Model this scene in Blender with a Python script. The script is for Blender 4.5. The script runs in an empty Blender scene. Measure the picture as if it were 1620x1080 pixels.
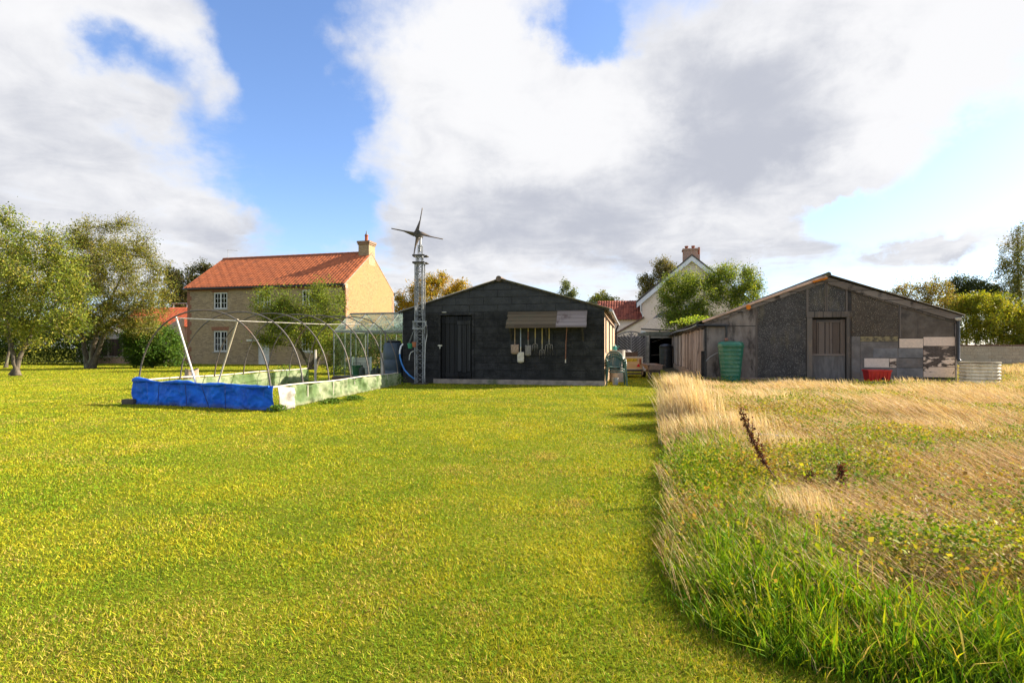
import bpy, math, random
import numpy as np
from mathutils import Vector, Matrix
R = math.radians
SC = bpy.context.scene
COL = SC.collection
FL, CX, HY, H = 850.0, 810.0, 550.0, 1.15      # measuring constants of the survey: focal length, vanishing lines, eye height
TH = R(12.6)                                   # both sheds stand turned by this much

# ------------------------------------------------------------------ nodes / materials
class NT:
    def __init__(s, tree):
        s.t = tree; s.n = tree.nodes; s.l = tree.links
    def node(s, typ, **kw):
        n = s.n.new(typ)
        for k, v in kw.items(): setattr(n, k, v)
        return n
    def put(s, sock, v):
        if v is None: return
        if hasattr(v, 'is_output') or isinstance(v, bpy.types.NodeSocket): s.l.new(v, sock)
        else:
            try: sock.default_value = v
            except Exception: sock.default_value = tuple(v) + (1.0,)
    def math(s, op, a, b=None, c=None, clamp=False):
        n = s.node('ShaderNodeMath', operation=op, use_clamp=clamp)
        s.put(n.inputs[0], a); s.put(n.inputs[1], b); s.put(n.inputs[2], c)
        return n.outputs[0]
    def vmath(s, op, a, b=None, out=0):
        n = s.node('ShaderNodeVectorMath', operation=op)
        s.put(n.inputs[0], a)
        if b is not None: s.put(n.inputs[1], b)
        return n.outputs[out]
    def obj(s):
        return s.node('ShaderNodeTexCoord').outputs['Object']
    def mapping(s, v, scale=(1, 1, 1), loc=(0, 0, 0), rot=(0, 0, 0)):
        n = s.node('ShaderNodeMapping'); s.put(n.inputs['Vector'], v)
        n.inputs['Scale'].default_value = scale; n.inputs['Location'].default_value = loc; n.inputs['Rotation'].default_value = rot
        return n.outputs[0]
    def noise(s, v, scale, detail=5, rough=.6, dist=0.0):
        n = s.node('ShaderNodeTexNoise'); s.put(n.inputs['Vector'], v)
        n.inputs['Scale'].default_value = scale; n.inputs['Detail'].default_value = detail
        n.inputs['Roughness'].default_value = rough; n.inputs['Distortion'].default_value = dist
        return n.outputs[0]
    def ramp(s, f, lo, hi, smooth=True):
        n = s.node('ShaderNodeMapRange'); n.interpolation_type = 'SMOOTHSTEP' if smooth else 'LINEAR'
        s.put(n.inputs[0], f); n.inputs[1].default_value = lo; n.inputs[2].default_value = hi
        return n.outputs[0]
    def mix(s, f, a, b, blend='MIX'):
        n = s.node('ShaderNodeMix', data_type='RGBA', blend_type=blend)
        s.put(n.inputs[0], f)
        for i, v in ((6, a), (7, b)):
            if isinstance(v, (tuple, list)) and len(v) == 3: v = tuple(v) + (1.0,)
            s.put(n.inputs[i], v)
        return n.outputs[2]
    def xyz(s, v):
        n = s.node('ShaderNodeSeparateXYZ'); s.put(n.inputs[0], v); return n.outputs
    def comb(s, x, y, z=0.0):
        n = s.node('ShaderNodeCombineXYZ'); s.put(n.inputs[0], x); s.put(n.inputs[1], y); s.put(n.inputs[2], z); return n.outputs[0]
    def bump(s, h, strength=.3, dist=.02):
        n = s.node('ShaderNodeBump'); s.put(n.inputs['Height'], h)
        n.inputs['Strength'].default_value = strength; n.inputs['Distance'].default_value = dist
        return n.outputs[0]

def newmat(name):
    m = bpy.data.materials.new(name); m.use_nodes = True
    t = NT(m.node_tree); t.n.clear()
    out = t.node('ShaderNodeOutputMaterial')
    b = t.node('ShaderNodeBsdfPrincipled'); t.l.new(b.outputs[0], out.inputs[0])
    return m, t, b, out

def mat(name, c1, c2=None, scale=4, rough=.8, bump=0.0, metal=0.0, stretch=(1, 1, 1), c3=None, s3=1.5, amt3=(.5, .7), spec=.3, detail=6, bdist=.02, lo=.35, hi=.68):
    m, t, b, _ = newmat(name)
    v = t.mapping(t.obj(), stretch)
    n = t.noise(v, scale, detail)
    col = t.mix(t.ramp(n, lo, hi), c1, c2 or tuple(min(1, x * .7) for x in c1))
    if c3:
        col = t.mix(t.ramp(t.noise(t.mapping(t.obj(), stretch, (3.1, 7.7, 1.3)), s3, 7, .65), *amt3), col, c3)
    t.put(b.inputs['Base Color'], col)
    b.inputs['Roughness'].default_value = rough; b.inputs['Metallic'].default_value = metal
    b.inputs['Specular IOR Level'].default_value = spec
    if bump: t.put(b.inputs['Normal'], t.bump(t.noise(v, scale * 3, 6), bump, bdist))
    return m

def brick_mat(name, c1, c2, mortar, bw=.225, bh=.075, side=False, ms=.01, bump=.5, stain=None, rough=.9, bias=0.0, wobble=0.0):
    m, t, b, _ = newmat(name)
    o = t.xyz(t.obj())
    v = t.comb(o[1] if side else o[0], o[2])
    if wobble:
        w = t.node('ShaderNodeTexNoise'); t.put(w.inputs['Vector'], v); w.inputs['Scale'].default_value = 2.0
        sc = t.node('ShaderNodeVectorMath', operation='SCALE'); t.put(sc.inputs[0], t.vmath('SUBTRACT', w.outputs[1], (.5, .5, .5))); sc.inputs['Scale'].default_value = wobble
        v = t.vmath('ADD', v, sc.outputs[0])
    n = t.node('ShaderNodeTexBrick'); t.put(n.inputs['Vector'], v)
    for k, val in (('Color1', c1), ('Color2', c2), ('Mortar', mortar)): n.inputs[k].default_value = tuple(val) + (1.0,)
    n.inputs['Scale'].default_value = 1.0; n.inputs['Brick Width'].default_value = bw; n.inputs['Row Height'].default_value = bh
    n.inputs['Mortar Size'].default_value = ms; n.inputs['Mortar Smooth'].default_value = .2; n.inputs['Bias'].default_value = bias
    nz = t.noise(t.obj(), 9, 6); big = t.noise(t.obj(), 1.1, 6)
    col = t.mix(t.math('MULTIPLY', t.ramp(nz, .4, .7), .35), n.outputs[0], (.04, .03, .025), 'MIX')
    if stain: col = t.mix(t.math('MULTIPLY', t.ramp(big, .42, .68), .8), col, stain)
    t.put(b.inputs['Base Color'], col); b.inputs['Roughness'].default_value = rough; b.inputs['Specular IOR Level'].default_value = .2
    h = t.math('ADD', t.math('MULTIPLY', n.outputs[1], -1.0), t.math('MULTIPLY', nz, .5))
    t.put(b.inputs['Normal'], t.bump(h, bump, .012))
    return m

def plank_mat(name, c1, c2, gap=.12, axis='x', grain='z', rough=.85, c3=None, dark=(.012, .011, .01), wide=.035, seed=0.0, bump=.6):
    """boards: per-board tone, grain, dark joints. axis = direction across the boards."""
    m, t, b, _ = newmat(name)
    ob = t.obj(); o = t.xyz(ob); a = o['xyz'.index(axis)]
    f = t.math('DIVIDE', t.math('ADD', a, 40.0 + seed), gap); fl = t.math('FLOOR', f); fr = t.math('SUBTRACT', f, fl)
    wn = t.node('ShaderNodeTexWhiteNoise', noise_dimensions='1D'); t.put(wn.inputs['W'], fl)
    st = [22, 22, 22]; st['xyz'.index(grain)] = 1.3
    g = t.noise(t.mapping(ob, tuple(st)), 1.6, 7, .65)
    tone = t.math('ADD', t.math('MULTIPLY', wn.outputs[0], .6), t.math('MULTIPLY', g, .9))
    col = t.mix(t.ramp(tone, .35, 1.05), c1, c2)
    if c3: col = t.mix(t.ramp(t.noise(t.mapping(ob, (2, 2, 1)), 1.3, 7, .7), .52, .68), col, c3)
    edge = t.math('MINIMUM', fr, t.math('SUBTRACT', 1.0, fr))
    j = t.ramp(edge, wide * .35, wide)
    col = t.mix(j, dark, col)
    t.put(b.inputs['Base Color'], col); b.inputs['Roughness'].default_value = rough; b.inputs['Specular IOR Level'].default_value = .2
    t.put(b.inputs['Normal'], t.bump(t.math('ADD', j, t.math('MULTIPLY', g, .5)), bump, .01))
    return m

def leaf_mat(name, trans=.45, rough=.55, spec=.25):
    m, t, b, out = newmat(name)
    a = t.node('ShaderNodeAttribute', attribute_name='col').outputs[0]
    t.put(b.inputs['Base Color'], a); b.inputs['Roughness'].default_value = rough; b.inputs['Specular IOR Level'].default_value = spec
    tr = t.node('ShaderNodeBsdfTranslucent')
    t.put(tr.inputs[0], t.mix(1.0, a, (1.25, 1.15, .6), 'MULTIPLY'))
    mx = t.node('ShaderNodeMixShader'); mx.inputs[0].default_value = trans
    t.l.new(b.outputs[0], mx.inputs[1]); t.l.new(tr.outputs[0], mx.inputs[2]); t.l.new(mx.outputs[0], out.inputs[0])
    return m

def glass_mat(name, tint=(.9, .95, .9), refl=.12, dirt=(.3, .33, .2), damt=.2):
    m, t, b, out = newmat(name)
    tr = t.node('ShaderNodeBsdfTransparent'); tr.inputs[0].default_value = tuple(tint) + (1.0,)
    gl = t.node('ShaderNodeBsdfGlossy'); gl.inputs['Roughness'].default_value = .03
    df = t.node('ShaderNodeBsdfDiffuse'); df.inputs[0].default_value = tuple(dirt) + (1.0,)
    fr = t.node('ShaderNodeLayerWeight'); fr.inputs[0].default_value = .3
    m1 = t.node('ShaderNodeMixShader'); t.put(m1.inputs[0], t.math('MULTIPLY', fr.outputs[0], refl * 3))
    t.l.new(tr.outputs[0], m1.inputs[1]); t.l.new(gl.outputs[0], m1.inputs[2])
    m2 = t.node('ShaderNodeMixShader'); t.put(m2.inputs[0], t.math('MULTIPLY', t.ramp(t.noise(t.obj(), 2.2, 7, .7), .35, .7), damt))
    t.l.new(m1.outputs[0], m2.inputs[1]); t.l.new(df.outputs[0], m2.inputs[2]); t.l.new(m2.outputs[0], out.inputs[0])
    return m

# ------------------------------------------------------------------ objects
def tag(o, label=None, cat=None, group=None, kind=None):
    for k, v in (('label', label), ('category', cat), ('group', group), ('kind', kind)):
        if v: o[k] = v
    return o
def thing(name, label, cat, loc=(0, 0, 0), rz=0.0, group=None):
    o = bpy.data.objects.new(name, None); COL.objects.link(o)
    o.empty_display_size = .2
    o.location = loc; o.rotation_euler = (0, 0, rz)
    return tag(o, label, cat, group)
def copy_thing(src, loc, rz, label, group=None):
    c = src.copy(); COL.objects.link(c); c.location = loc; c.rotation_euler = (0, 0, rz); c['label'] = label
    if group: c['group'] = group
    for ch in list(src.children):
        d = ch.copy(); COL.objects.link(d); d.parent = c
        for g in list(ch.children):
            e = g.copy(); COL.objects.link(e); e.parent = d
    return c

class MB:
    def __init__(s): s.v = []; s.f = []
    def add(s, vs, fs):
        k = len(s.v); s.v += [tuple(p) for p in vs]; s.f += [tuple(i + k for i in f) for f in fs]; return s
    def box(s, x0, x1, y0, y1, z0, z1):
        return s.add([(x0, y0, z0), (x1, y0, z0), (x1, y1, z0), (x0, y1, z0), (x0, y0, z1), (x1, y0, z1), (x1, y1, z1), (x0, y1, z1)],
                     [(0, 3, 2, 1), (4, 5, 6, 7), (0, 1, 5, 4), (1, 2, 6, 5), (2, 3, 7, 6), (3, 0, 4, 7)])
    def bar(s, p, q, w, h=None, up=(0, 0, 1)):
        h = h or w; p = Vector(p); q = Vector(q); d = (q - p).normalized(); u = Vector(up)
        if abs(d.dot(u)) > .98: u = Vector((0, 1, 0))
        a = d.cross(u).normalized() * w / 2; b = a.normalized().cross(d).normalized() * h / 2
        vs = [p - a - b, p + a - b, p + a + b, p - a + b, q - a - b, q + a - b, q + a + b, q - a + b]
        return s.add(vs, [(0, 1, 2, 3), (7, 6, 5, 4), (0, 4, 5, 1), (1, 5, 6, 2), (2, 6, 7, 3), (3, 7, 4, 0)])
    def tube(s, pts, r, n=8, caps=True):
        pts = [Vector(p) for p in pts]; m = len(pts)
        rr = r if isinstance(r, (list, tuple, np.ndarray)) else [r] * m
        k = len(s.v); ref = None
        for i, p in enumerate(pts):
            d = (pts[min(i + 1, m - 1)] - pts[max(i - 1, 0)]).normalized()
            if ref is None: ref = Vector((0, 0, 1)) if abs(d.z) < .9 else Vector((1, 0, 0))
            a = d.cross(ref)
            if a.length < 1e-4: a = d.orthogonal()
            a.normalize(); b = d.cross(a).normalized(); ref = b.cross(d) if False else ref
            for j in range(n):
                t = 2 * math.pi * j / n
                s.v.append(tuple(p + a * (math.cos(t) * rr[i]) + b * (math.sin(t) * rr[i])))
        for i in range(m - 1):
            for j in range(n):
                j2 = (j + 1) % n
                s.f.append((k + i * n + j, k + i * n + j2, k + (i + 1) * n + j2, k + (i + 1) * n + j))
        if caps:
            s.f.append(tuple(k + j for j in range(n))[::-1]); s.f.append(tuple(k + (m - 1) * n + j for j in range(n)))
        return s
    def lathe(s, prof, n=24, c=(0, 0, 0), caps=True, rx=1.0, ry=1.0):
        k = len(s.v); m = len(prof)
        for r, z in prof:
            for j in range(n):
                t = 2 * math.pi * j / n
                s.v.append((c[0] + r * rx * math.cos(t), c[1] + r * ry * math.sin(t), c[2] + z))
        for i in range(m - 1):
            for j in range(n):
                j2 = (j + 1) % n
                s.f.append((k + i * n + j, k + i * n + j2, k + (i + 1) * n + j2, k + (i + 1) * n + j))
        if caps:
            s.f.append(tuple(k + j for j in range(n))[::-1]); s.f.append(tuple(k + (m - 1) * n + j for j in range(n)))
        return s
    def prism(s, poly, y0, y1):
        """poly in (x,z), extruded along y"""
        n = len(poly); vs = [(x, y0, z) for x, z in poly] + [(x, y1, z) for x, z in poly]
        return s.add(vs, [tuple(range(n)), tuple(range(2 * n - 1, n - 1, -1))] + [(i, i + n, (i + 1) % n + n, (i + 1) % n) for i in range(n)])
    def grid(s, nu, nv, fn):
        k = len(s.v)
        for i in range(nu + 1):
            for j in range(nv + 1): s.v.append(tuple(fn(i / nu, j / nv)))
        w = nv + 1
        for i in range(nu):
            for j in range(nv): s.f.append((k + i * w + j, k + (i + 1) * w + j, k + (i + 1) * w + j + 1, k + i * w + j + 1))
        return s
    def build(s, name, m, parent=None, smooth=None, bevel=0.0, solid=0.0, label=None, loc=None):
        me = bpy.data.meshes.new(name); me.from_pydata(s.v, [], s.f); me.validate(clean_customdata=False)
        me.materials.append(m)
        o = bpy.data.objects.new(name, me); COL.objects.link(o)
        if parent: o.parent = parent
        if loc: o.location = loc
        if smooth is not None:
            me.polygons.foreach_set('use_smooth', [True] * len(me.polygons)); me.set_sharp_from_angle(angle=R(smooth))
        if solid:
            md = o.modifiers.new('thick', 'SOLIDIFY'); md.thickness = solid; md.offset = 0
        if bevel:
            md = o.modifiers.new('edge', 'BEVEL'); md.width = bevel; md.segments = 2; md.limit_method = 'ANGLE'
        if label: o['label'] = label
        return o

def np_mesh(name, V, F, m, parent=None, cols=None, smooth=False):
    V = np.asarray(V, np.float32); F = np.asarray(F, np.int32); nf, k = F.shape
    me = bpy.data.meshes.new(name)
    me.vertices.add(len(V)); me.vertices.foreach_set('co', V.ravel())
    me.loops.add(nf * k); me.loops.foreach_set('vertex_index', F.ravel())
    me.polygons.add(nf); me.polygons.foreach_set('loop_start', np.arange(0, nf * k, k, dtype=np.int32))
    if smooth: me.polygons.foreach_set('use_smooth', np.ones(nf, bool))
    if cols is not None:
        a = me.attributes.new('col', 'FLOAT_COLOR', 'POINT')
        c = np.ones((len(V), 4), np.float32); c[:, :3] = cols; a.data.foreach_set('color', c.ravel())
    me.update(calc_edges=True); me.materials.append(m)
    o = bpy.data.objects.new(name, me); COL.objects.link(o)
    if parent: o.parent = parent
    return o

def gp(px, py):                       # where a sight line meets the ground
    d = FL * H / (py - HY); return ((px - CX) / FL * d, d)
def wp(px, py, d):                    # point on a sight line at depth d
    return ((px - CX) / FL * d, d, H - (py - HY) / FL * d)
class Frame:                          # a building's own axes: x along its front, y into it
    def __init__(s, ox, oy, th): s.o = (ox, oy); s.th = th
    def loc(s, px, py, y=0.0):        # survey mark -> (x, z) on the upright plane y
        u = (px - CX) / FL; c, q = math.cos(s.th), math.sin(s.th)
        d = (y + s.o[0] * q + s.o[1] * c) / (u * q + c); X = u * d
        return ((X - s.o[0]) * c - (d - s.o[1]) * q, H - (py - HY) / FL * d)
    def x(s, px, y=0.0): return s.loc(px, HY, y)[0]
    def world(s, x, y, z=0.0):
        c, q = math.cos(s.th), math.sin(s.th)
        return (s.o[0] + x * c + y * q, s.o[1] - x * q + y * c, z)

def wall_mb(mb, x0, x1, hfn, openings=(), y=0.0, thick=.2, axis='x', breaks=()):
    """upright wall with real openings; hfn(x) its top. axis 'y' swaps the roles of x and y."""
    xs = sorted(set([x0, x1] + [v for o in openings for v in (o[0], o[1])] + [b for b in breaks if x0 < b < x1]))
    def P(a, b, z): return (a, b, z) if axis == 'x' else (b, a, z)
    def q(*p): mb.add(p, [(0, 1, 2, 3)])
    for a, b in zip(xs[:-1], xs[1:]):
        ops = sorted([o for o in openings if o[0] <= a + 1e-6 and o[1] >= b - 1e-6], key=lambda o: o[2])
        z = 0.0; segs = []
        for o in ops:
            if o[2] > z + 1e-6: segs.append((z, z, o[2], o[2]))
            z = o[3]
        segs.append((z, z, hfn(b), hfn(a)))
        for za, zb, zc, zd in segs:
            q(P(a, y, za), P(b, y, zb), P(b, y, zc), P(a, y, zd))
            q(P(b, y + thick, zb), P(a, y + thick, za), P(a, y + thick, zd), P(b, y + thick, zc))
        q(P(a, y, hfn(a)), P(b, y, hfn(b)), P(b, y + thick, hfn(b)), P(a, y + thick, hfn(a)))
    for o in openings:
        a, b, za, zb = o
        q(P(a, y, za), P(a, y + thick, za), P(a, y + thick, zb), P(a, y, zb)); q(P(b, y + thick, za), P(b, y, za), P(b, y, zb), P(b, y + thick, zb))
        q(P(a, y, zb), P(a, y + thick, zb), P(b, y + thick, zb), P(b, y, zb))
        if za > 0: q(P(a, y + thick, za), P(a, y, za), P(b, y, za), P(b, y + thick, za))
    for e in (x0, x1): q(P(e, y, 0), P(e, y + thick, 0), P(e, y + thick, hfn(e)), P(e, y, hfn(e)))
    return mb

# ------------------------------------------------------------------ numpy noise
def vnoise(x, y, scale, seed=0):
    rng = np.random.default_rng(seed); T = rng.random((64, 64))
    xs, ys = np.asarray(x) * scale, np.asarray(y) * scale
    xi, yi = np.floor(xs).astype(int), np.floor(ys).astype(int); fx, fy = xs - xi, ys - yi
    fx, fy = fx * fx * (3 - 2 * fx), fy * fy * (3 - 2 * fy)
    g = lambda a, b: T[a % 64, b % 64]
    return (g(xi, yi) * (1 - fx) + g(xi + 1, yi) * fx) * (1 - fy) + (g(xi, yi + 1) * (1 - fx) + g(xi + 1, yi + 1) * fx) * fy
def fbm(x, y, scale, seed=0, o=4):
    s = 0; a = .5
    for i in range(o): s = s + a * vnoise(x, y, scale * 2 ** i, seed + i); a *= .5
    return s / (1 - .5 ** o)
def sstep(v, a, b):
    t = np.clip((v - a) / (b - a), 0, 1); return t * t * (3 - 2 * t)
# ------------------------------------------------------------------ camera, light, sky
EV = 1.75
cam = bpy.data.cameras.new('camera'); co = bpy.data.objects.new('camera', cam); COL.objects.link(co)
co.location = (0, 0, H); co.rotation_euler = (R(90), 0, 0)
cam.sensor_width = 36; cam.lens = FL / 1620 * 36; cam.shift_y = (HY - 540) / 1620
cam.clip_start = .05; cam.clip_end = 5000
SC.camera = co
SC.view_settings.view_transform = 'Standard'; SC.view_settings.look = 'None'; SC.view_settings.exposure = EV; SC.view_settings.gamma = 1
SUN_AZ, SUN_EL = R(17), R(31)          # to the right and a little ahead
S = Vector((math.cos(SUN_EL) * math.cos(SUN_AZ), math.cos(SUN_EL) * math.sin(SUN_AZ), math.sin(SUN_EL)))
sl = bpy.data.lights.new('sun', 'SUN'); sl.energy = 4.6; sl.angle = R(.6); sl.color = (1, .9, .74)
so = bpy.data.objects.new('sun', sl); COL.objects.link(so); so.rotation_euler = (-S).to_track_quat('-Z', 'Y').to_euler(); so.location = (30, 5, 30)

def build_sky():
    w = bpy.data.worlds.new('World'); SC.world = w; w.use_nodes = True
    t = NT(w.node_tree); t.n.clear()
    out = t.node('ShaderNodeOutputWorld'); bg = t.node('ShaderNodeBackground'); t.l.new(bg.outputs[0], out.inputs[0])
    sk = t.node('ShaderNodeTexSky', sky_type='NISHITA'); sk.sun_disc = False
    sk.sun_elevation = SUN_EL; sk.sun_rotation = R(90) - SUN_AZ; sk.air_density = 1.0; sk.dust_density = .6; sk.ozone_density = 2.0
    g = t.node('ShaderNodeTexCoord').outputs['Generated']
    o = t.xyz(g)
    az = t.math('ARCTAN2', o[0], o[1]); el = t.math('ARCSINE', o[2])
    # cloud-layer coordinates: finer towards the horizon
    h = t.math('MAXIMUM', t.math('ADD', o[2], .16), .05)
    cl = t.comb(t.math('DIVIDE', o[0], h), t.math('DIVIDE', o[1], h), 0.0)
    n1 = t.noise(cl, 1.1, 8, .56, .35)
    n2 = t.noise(t.mapping(cl, loc=(4.2, 1.7, 3)), 3.2, 8, .62, .5)
    nf = t.node('ShaderNodeTexNoise'); t.put(nf.inputs['Vector'], g); nf.inputs['Scale'].default_value = 15; nf.inputs['Detail'].default_value = 6; nf.inputs['Roughness'].default_value = .62
    wf = t.xyz(nf.outputs[1])
    nw = t.node('ShaderNodeTexNoise'); t.put(nw.inputs['Vector'], g); nw.inputs['Scale'].default_value = 4.5; nw.inputs['Detail'].default_value = 4
    wv = t.xyz(nw.outputs[1])
    az2 = t.math('ADD', az, t.math('MULTIPLY', t.math('SUBTRACT', wv[0], .5), .26))
    el2 = t.math('ADD', el, t.math('MULTIPLY', t.math('SUBTRACT', wv[1], .5), .16))
    az2 = t.math('ADD', az2, t.math('MULTIPLY', t.math('SUBTRACT', wf[0], .5), .11)); el2 = t.math('ADD', el2, t.math('MULTIPLY', t.math('SUBTRACT', wf[1], .5), .08))
    p = t.comb(az2, el2)
    def field(blobs, acc):
        for (px, py, rx, ry, wt) in blobs:
            dx = (px - CX) / FL; dz = (HY - py) / FL
            a = math.atan(dx); e = math.atan(dz / math.sqrt(1 + dx * dx))
            ka = FL * (1 + dx * dx); ke = FL * math.sqrt(1 + dx * dx)
            d = t.vmath('MULTIPLY', t.vmath('SUBTRACT', p, (a, e, 0)), (ka / rx, ke / ry, 0))
            q = t.vmath('DOT_PRODUCT', d, d, out=1)
            acc = t.math('MULTIPLY_ADD', t.math('EXPONENT', t.math('MULTIPLY', q, -1.0)), wt, acc)
        return acc
    dens = [(60, 240, 250, 200, 1.0), (40, 20, 190, 120, .5), (200, 20, 110, 50, .45), (330, 350, 100, 60, .6), (410, 235, 60, 35, .3), (290, 90, 70, 60, .3), (185, 88, 55, 42, -.28), (250, 150, 70, 40, -.22),
            (440, 60, 95, 180, -.75), (510, 300, 90, 70, -.45), (545, 245, 40, 26, .45),
            (720, 110, 150, 170, .85), (960, 210, 240, 150, .9), (700, 350, 150, 60, .5), (900, 330, 260, 80, .6), (930, 50, 75, 42, -.85), (870, 85, 45, 26, -.2),
            (1230, 150, 260, 150, 1.0), (1480, 60, 220, 110, .9), (1420, 255, 100, 40, .3), (1120, 330, 130, 50, .35),
            (1500, 325, 170, 36, -.55), (1320, 345, 90, 30, -.4), (1600, 250, 70, 70, -.55), (1320, 310, 60, 16, .6), (1230, 372, 60, 30, .5), (1560, 390, 110, 28, .7), (1420, 395, 90, 14, .35), (1570, 300, 30, 10, .4), (1330, 420, 240, 30, .1),
            (100, 430, 500, 60, .5), (650, 430, 200, 50, .45), (960, 450, 260, 40, .4), (560, 390, 70, 30, -.25)]
    D = field(dens, 0.0)
    cover = t.math('ADD', D, t.math('MULTIPLY', t.math('SUBTRACT', n1, .5), 1.5))
    cover = t.math('ADD', cover, t.math('MULTIPLY', t.math('SUBTRACT', n2, .5), .8))
    cover = t.math('ADD', cover, t.math('MULTIPLY', t.math('SUBTRACT', wf[2], .5), .3))
    # elsewhere in the sky: broken cloud
    far = t.ramp(t.math('ABSOLUTE', az), 1.0, 1.5)
    cover = t.math('ADD', cover, t.math('MULTIPLY', far, .35))
    high = t.ramp(el, .55, .9)
    cover = t.math('ADD', cover, t.math('MULTIPLY', high, .3))
    alpha = t.ramp(cover, .04, .70)
    shade = [(60, 200, 230, 60, .35), (60, 330, 200, 60, .35), (80, 90, 150, 50, .25), (340, 385, 120, 30, .35), (900, 335, 200, 45, .7), (700, 390, 120, 35, .5), (800, 290, 90, 25, .3), (1190, 235, 170, 50, .85), (1130, 150, 120, 60, .5), (1280, 110, 180, 60, .55), (1000, 400, 200, 25, .4), (1080, 90, 120, 60, .25),
             (1555, 405, 34, 9, .35), (760, 90, 110, 110, -.5), (1480, 90, 150, 80, -.7), (1440, 240, 110, 40, -.5), (960, 180, 90, 60, -.3)]
    G = field(shade, 0.16)
    G = t.math('ADD', G, t.math('MULTIPLY', t.math('SUBTRACT', n1, .5), 1.1))
    G = t.math('ADD', G, t.math('MULTIPLY', t.math('SUBTRACT', n2, .5), 1.2))
    G = t.math('ADD', G, t.math('MULTIPLY', t.math('SUBTRACT', wf[2], .5), .5))
    G = t.ramp(G, -.12, 1.0)
    k = 1.0 / 2 ** EV
    cloud = t.mix(G, (.97 * k, .97 * k, .99 * k), (.56 * k, .585 * k, .665 * k))
    # thin bright veil low down, as the air is there
    veil = t.math('MULTIPLY', t.ramp(el, .30, .02), .22)
    sky = t.mix(1.0, sk.outputs[0], (.060, .066, .079), 'MULTIPLY')
    sky = t.mix(veil, sky, (.74 * k, .83 * k, .98 * k))
    t.put(bg.inputs[0], t.mix(alpha, sky, cloud)); bg.inputs[1].default_value = 1.0
build_sky()

# ------------------------------------------------------------------ common materials
M_LEAF = leaf_mat('leaf', .40, .6, .12); M_GRASS = leaf_mat('blade', .30, .65, .08); M_STRAW = leaf_mat('straw', .2, .7, .06)
M_BARK = mat('bark', (.12, .095, .065), (.055, .043, .03), 6, .95, .8, stretch=(3, 3, .8), c3=(.2, .21, .12))
M_BARK2 = mat('grey bark', (.15, .12, .085), (.07, .058, .04), 7, .95, .8, stretch=(3, 3, .8))
M_BLACKP = mat('black plastic', (.012, .012, .014), (.02, .02, .022), 4, .35, spec=.5)
M_WHITE = mat('white paint', (.78, .78, .76), (.66, .66, .63), 5, .45)
M_STEEL = mat('galvanised steel', (.34, .345, .35), (.2, .205, .21), 7, .55, metal=.4, c3=(.3, .24, .18), amt3=(.6, .8))
M_DARKST = mat('dark iron', (.06, .055, .05), (.11, .09, .07), 8, .6, metal=.3)
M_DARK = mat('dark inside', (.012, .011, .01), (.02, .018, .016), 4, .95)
M_PANE = glass_mat('window glass', (.12, .14, .15), .3, (.1, .1, .1), .05)
M_SOIL = mat('soil', (.09, .065, .045), (.05, .035, .025), 9, .95, .6)

# ------------------------------------------------------------------ foliage builders
def leaf_cloud(P, size, pal, wts, rng, jit=.18, clump=None, upbias=.5, aspect=.55):
    """small folded leaves at points P -> verts, tris, colours"""
    n = len(P); nr = rng.normal(size=(n, 3)); nr[:, 2] += upbias; nr /= np.linalg.norm(nr, axis=1)[:, None]
    a = np.cross(nr, rng.normal(size=(n, 3))); a /= np.linalg.norm(a, axis=1)[:, None] + 1e-9
    b = np.cross(nr, a); L = (size * rng.uniform(.45, 1.0, n) * (1 + .6 * rng.random(n) ** 3))[:, None]
    fold = nr * L * rng.uniform(.05, .22, n)[:, None]
    V = np.empty((n, 4, 3)); V[:, 0] = P - a * L * .5; V[:, 1] = P + b * L * aspect * .5 + fold; V[:, 2] = P + a * L * .5; V[:, 3] = P - b * L * aspect * .5 + fold
    i = np.arange(n)[:, None] * 4
    F = np.concatenate([i + np.array([[0, 1, 2]]), i + np.array([[0, 2, 3]])])
    pal = np.array(pal); wts = np.array(wts, float); wts /= wts.sum()
    pick = rng.choice(len(pal), n, p=wts)
    if clump is not None:                        # whole sprays share a tint
        use = rng.random(n) < .55; pick = np.where(use, clump, pick)
    c = pal[pick] * rng.uniform(1 - jit, 1 + jit, (n, 1)) * rng.uniform(1 - jit * .4, 1 + jit * .4, (n, 3))
    return V.reshape(-1, 3), F, np.repeat(c, 4, axis=0)

def in_blobs(blobs, n, rng, lo, hi, seed):
    w = np.array([b[3] * b[4] * b[5] for b in blobs]) ** .75; w /= w.sum()
    k = rng.choice(len(blobs), n, p=w); B = np.array([b[:6] for b in blobs])[k]
    d = rng.normal(size=(n, 3)); d /= np.linalg.norm(d, axis=1)[:, None]
    r = rng.uniform(lo ** 3, hi ** 3, n) ** (1 / 3)
    lump = .72 + .56 * fbm(np.arctan2(d[:, 1], d[:, 0]) + k * 1.7 + 9, d[:, 2] * 1.6 + k * 2.3 + 5, 1.3, seed, 3)
    return B[:, :3] + d * B[:, 3:6] * (r * lump)[:, None]

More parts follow.
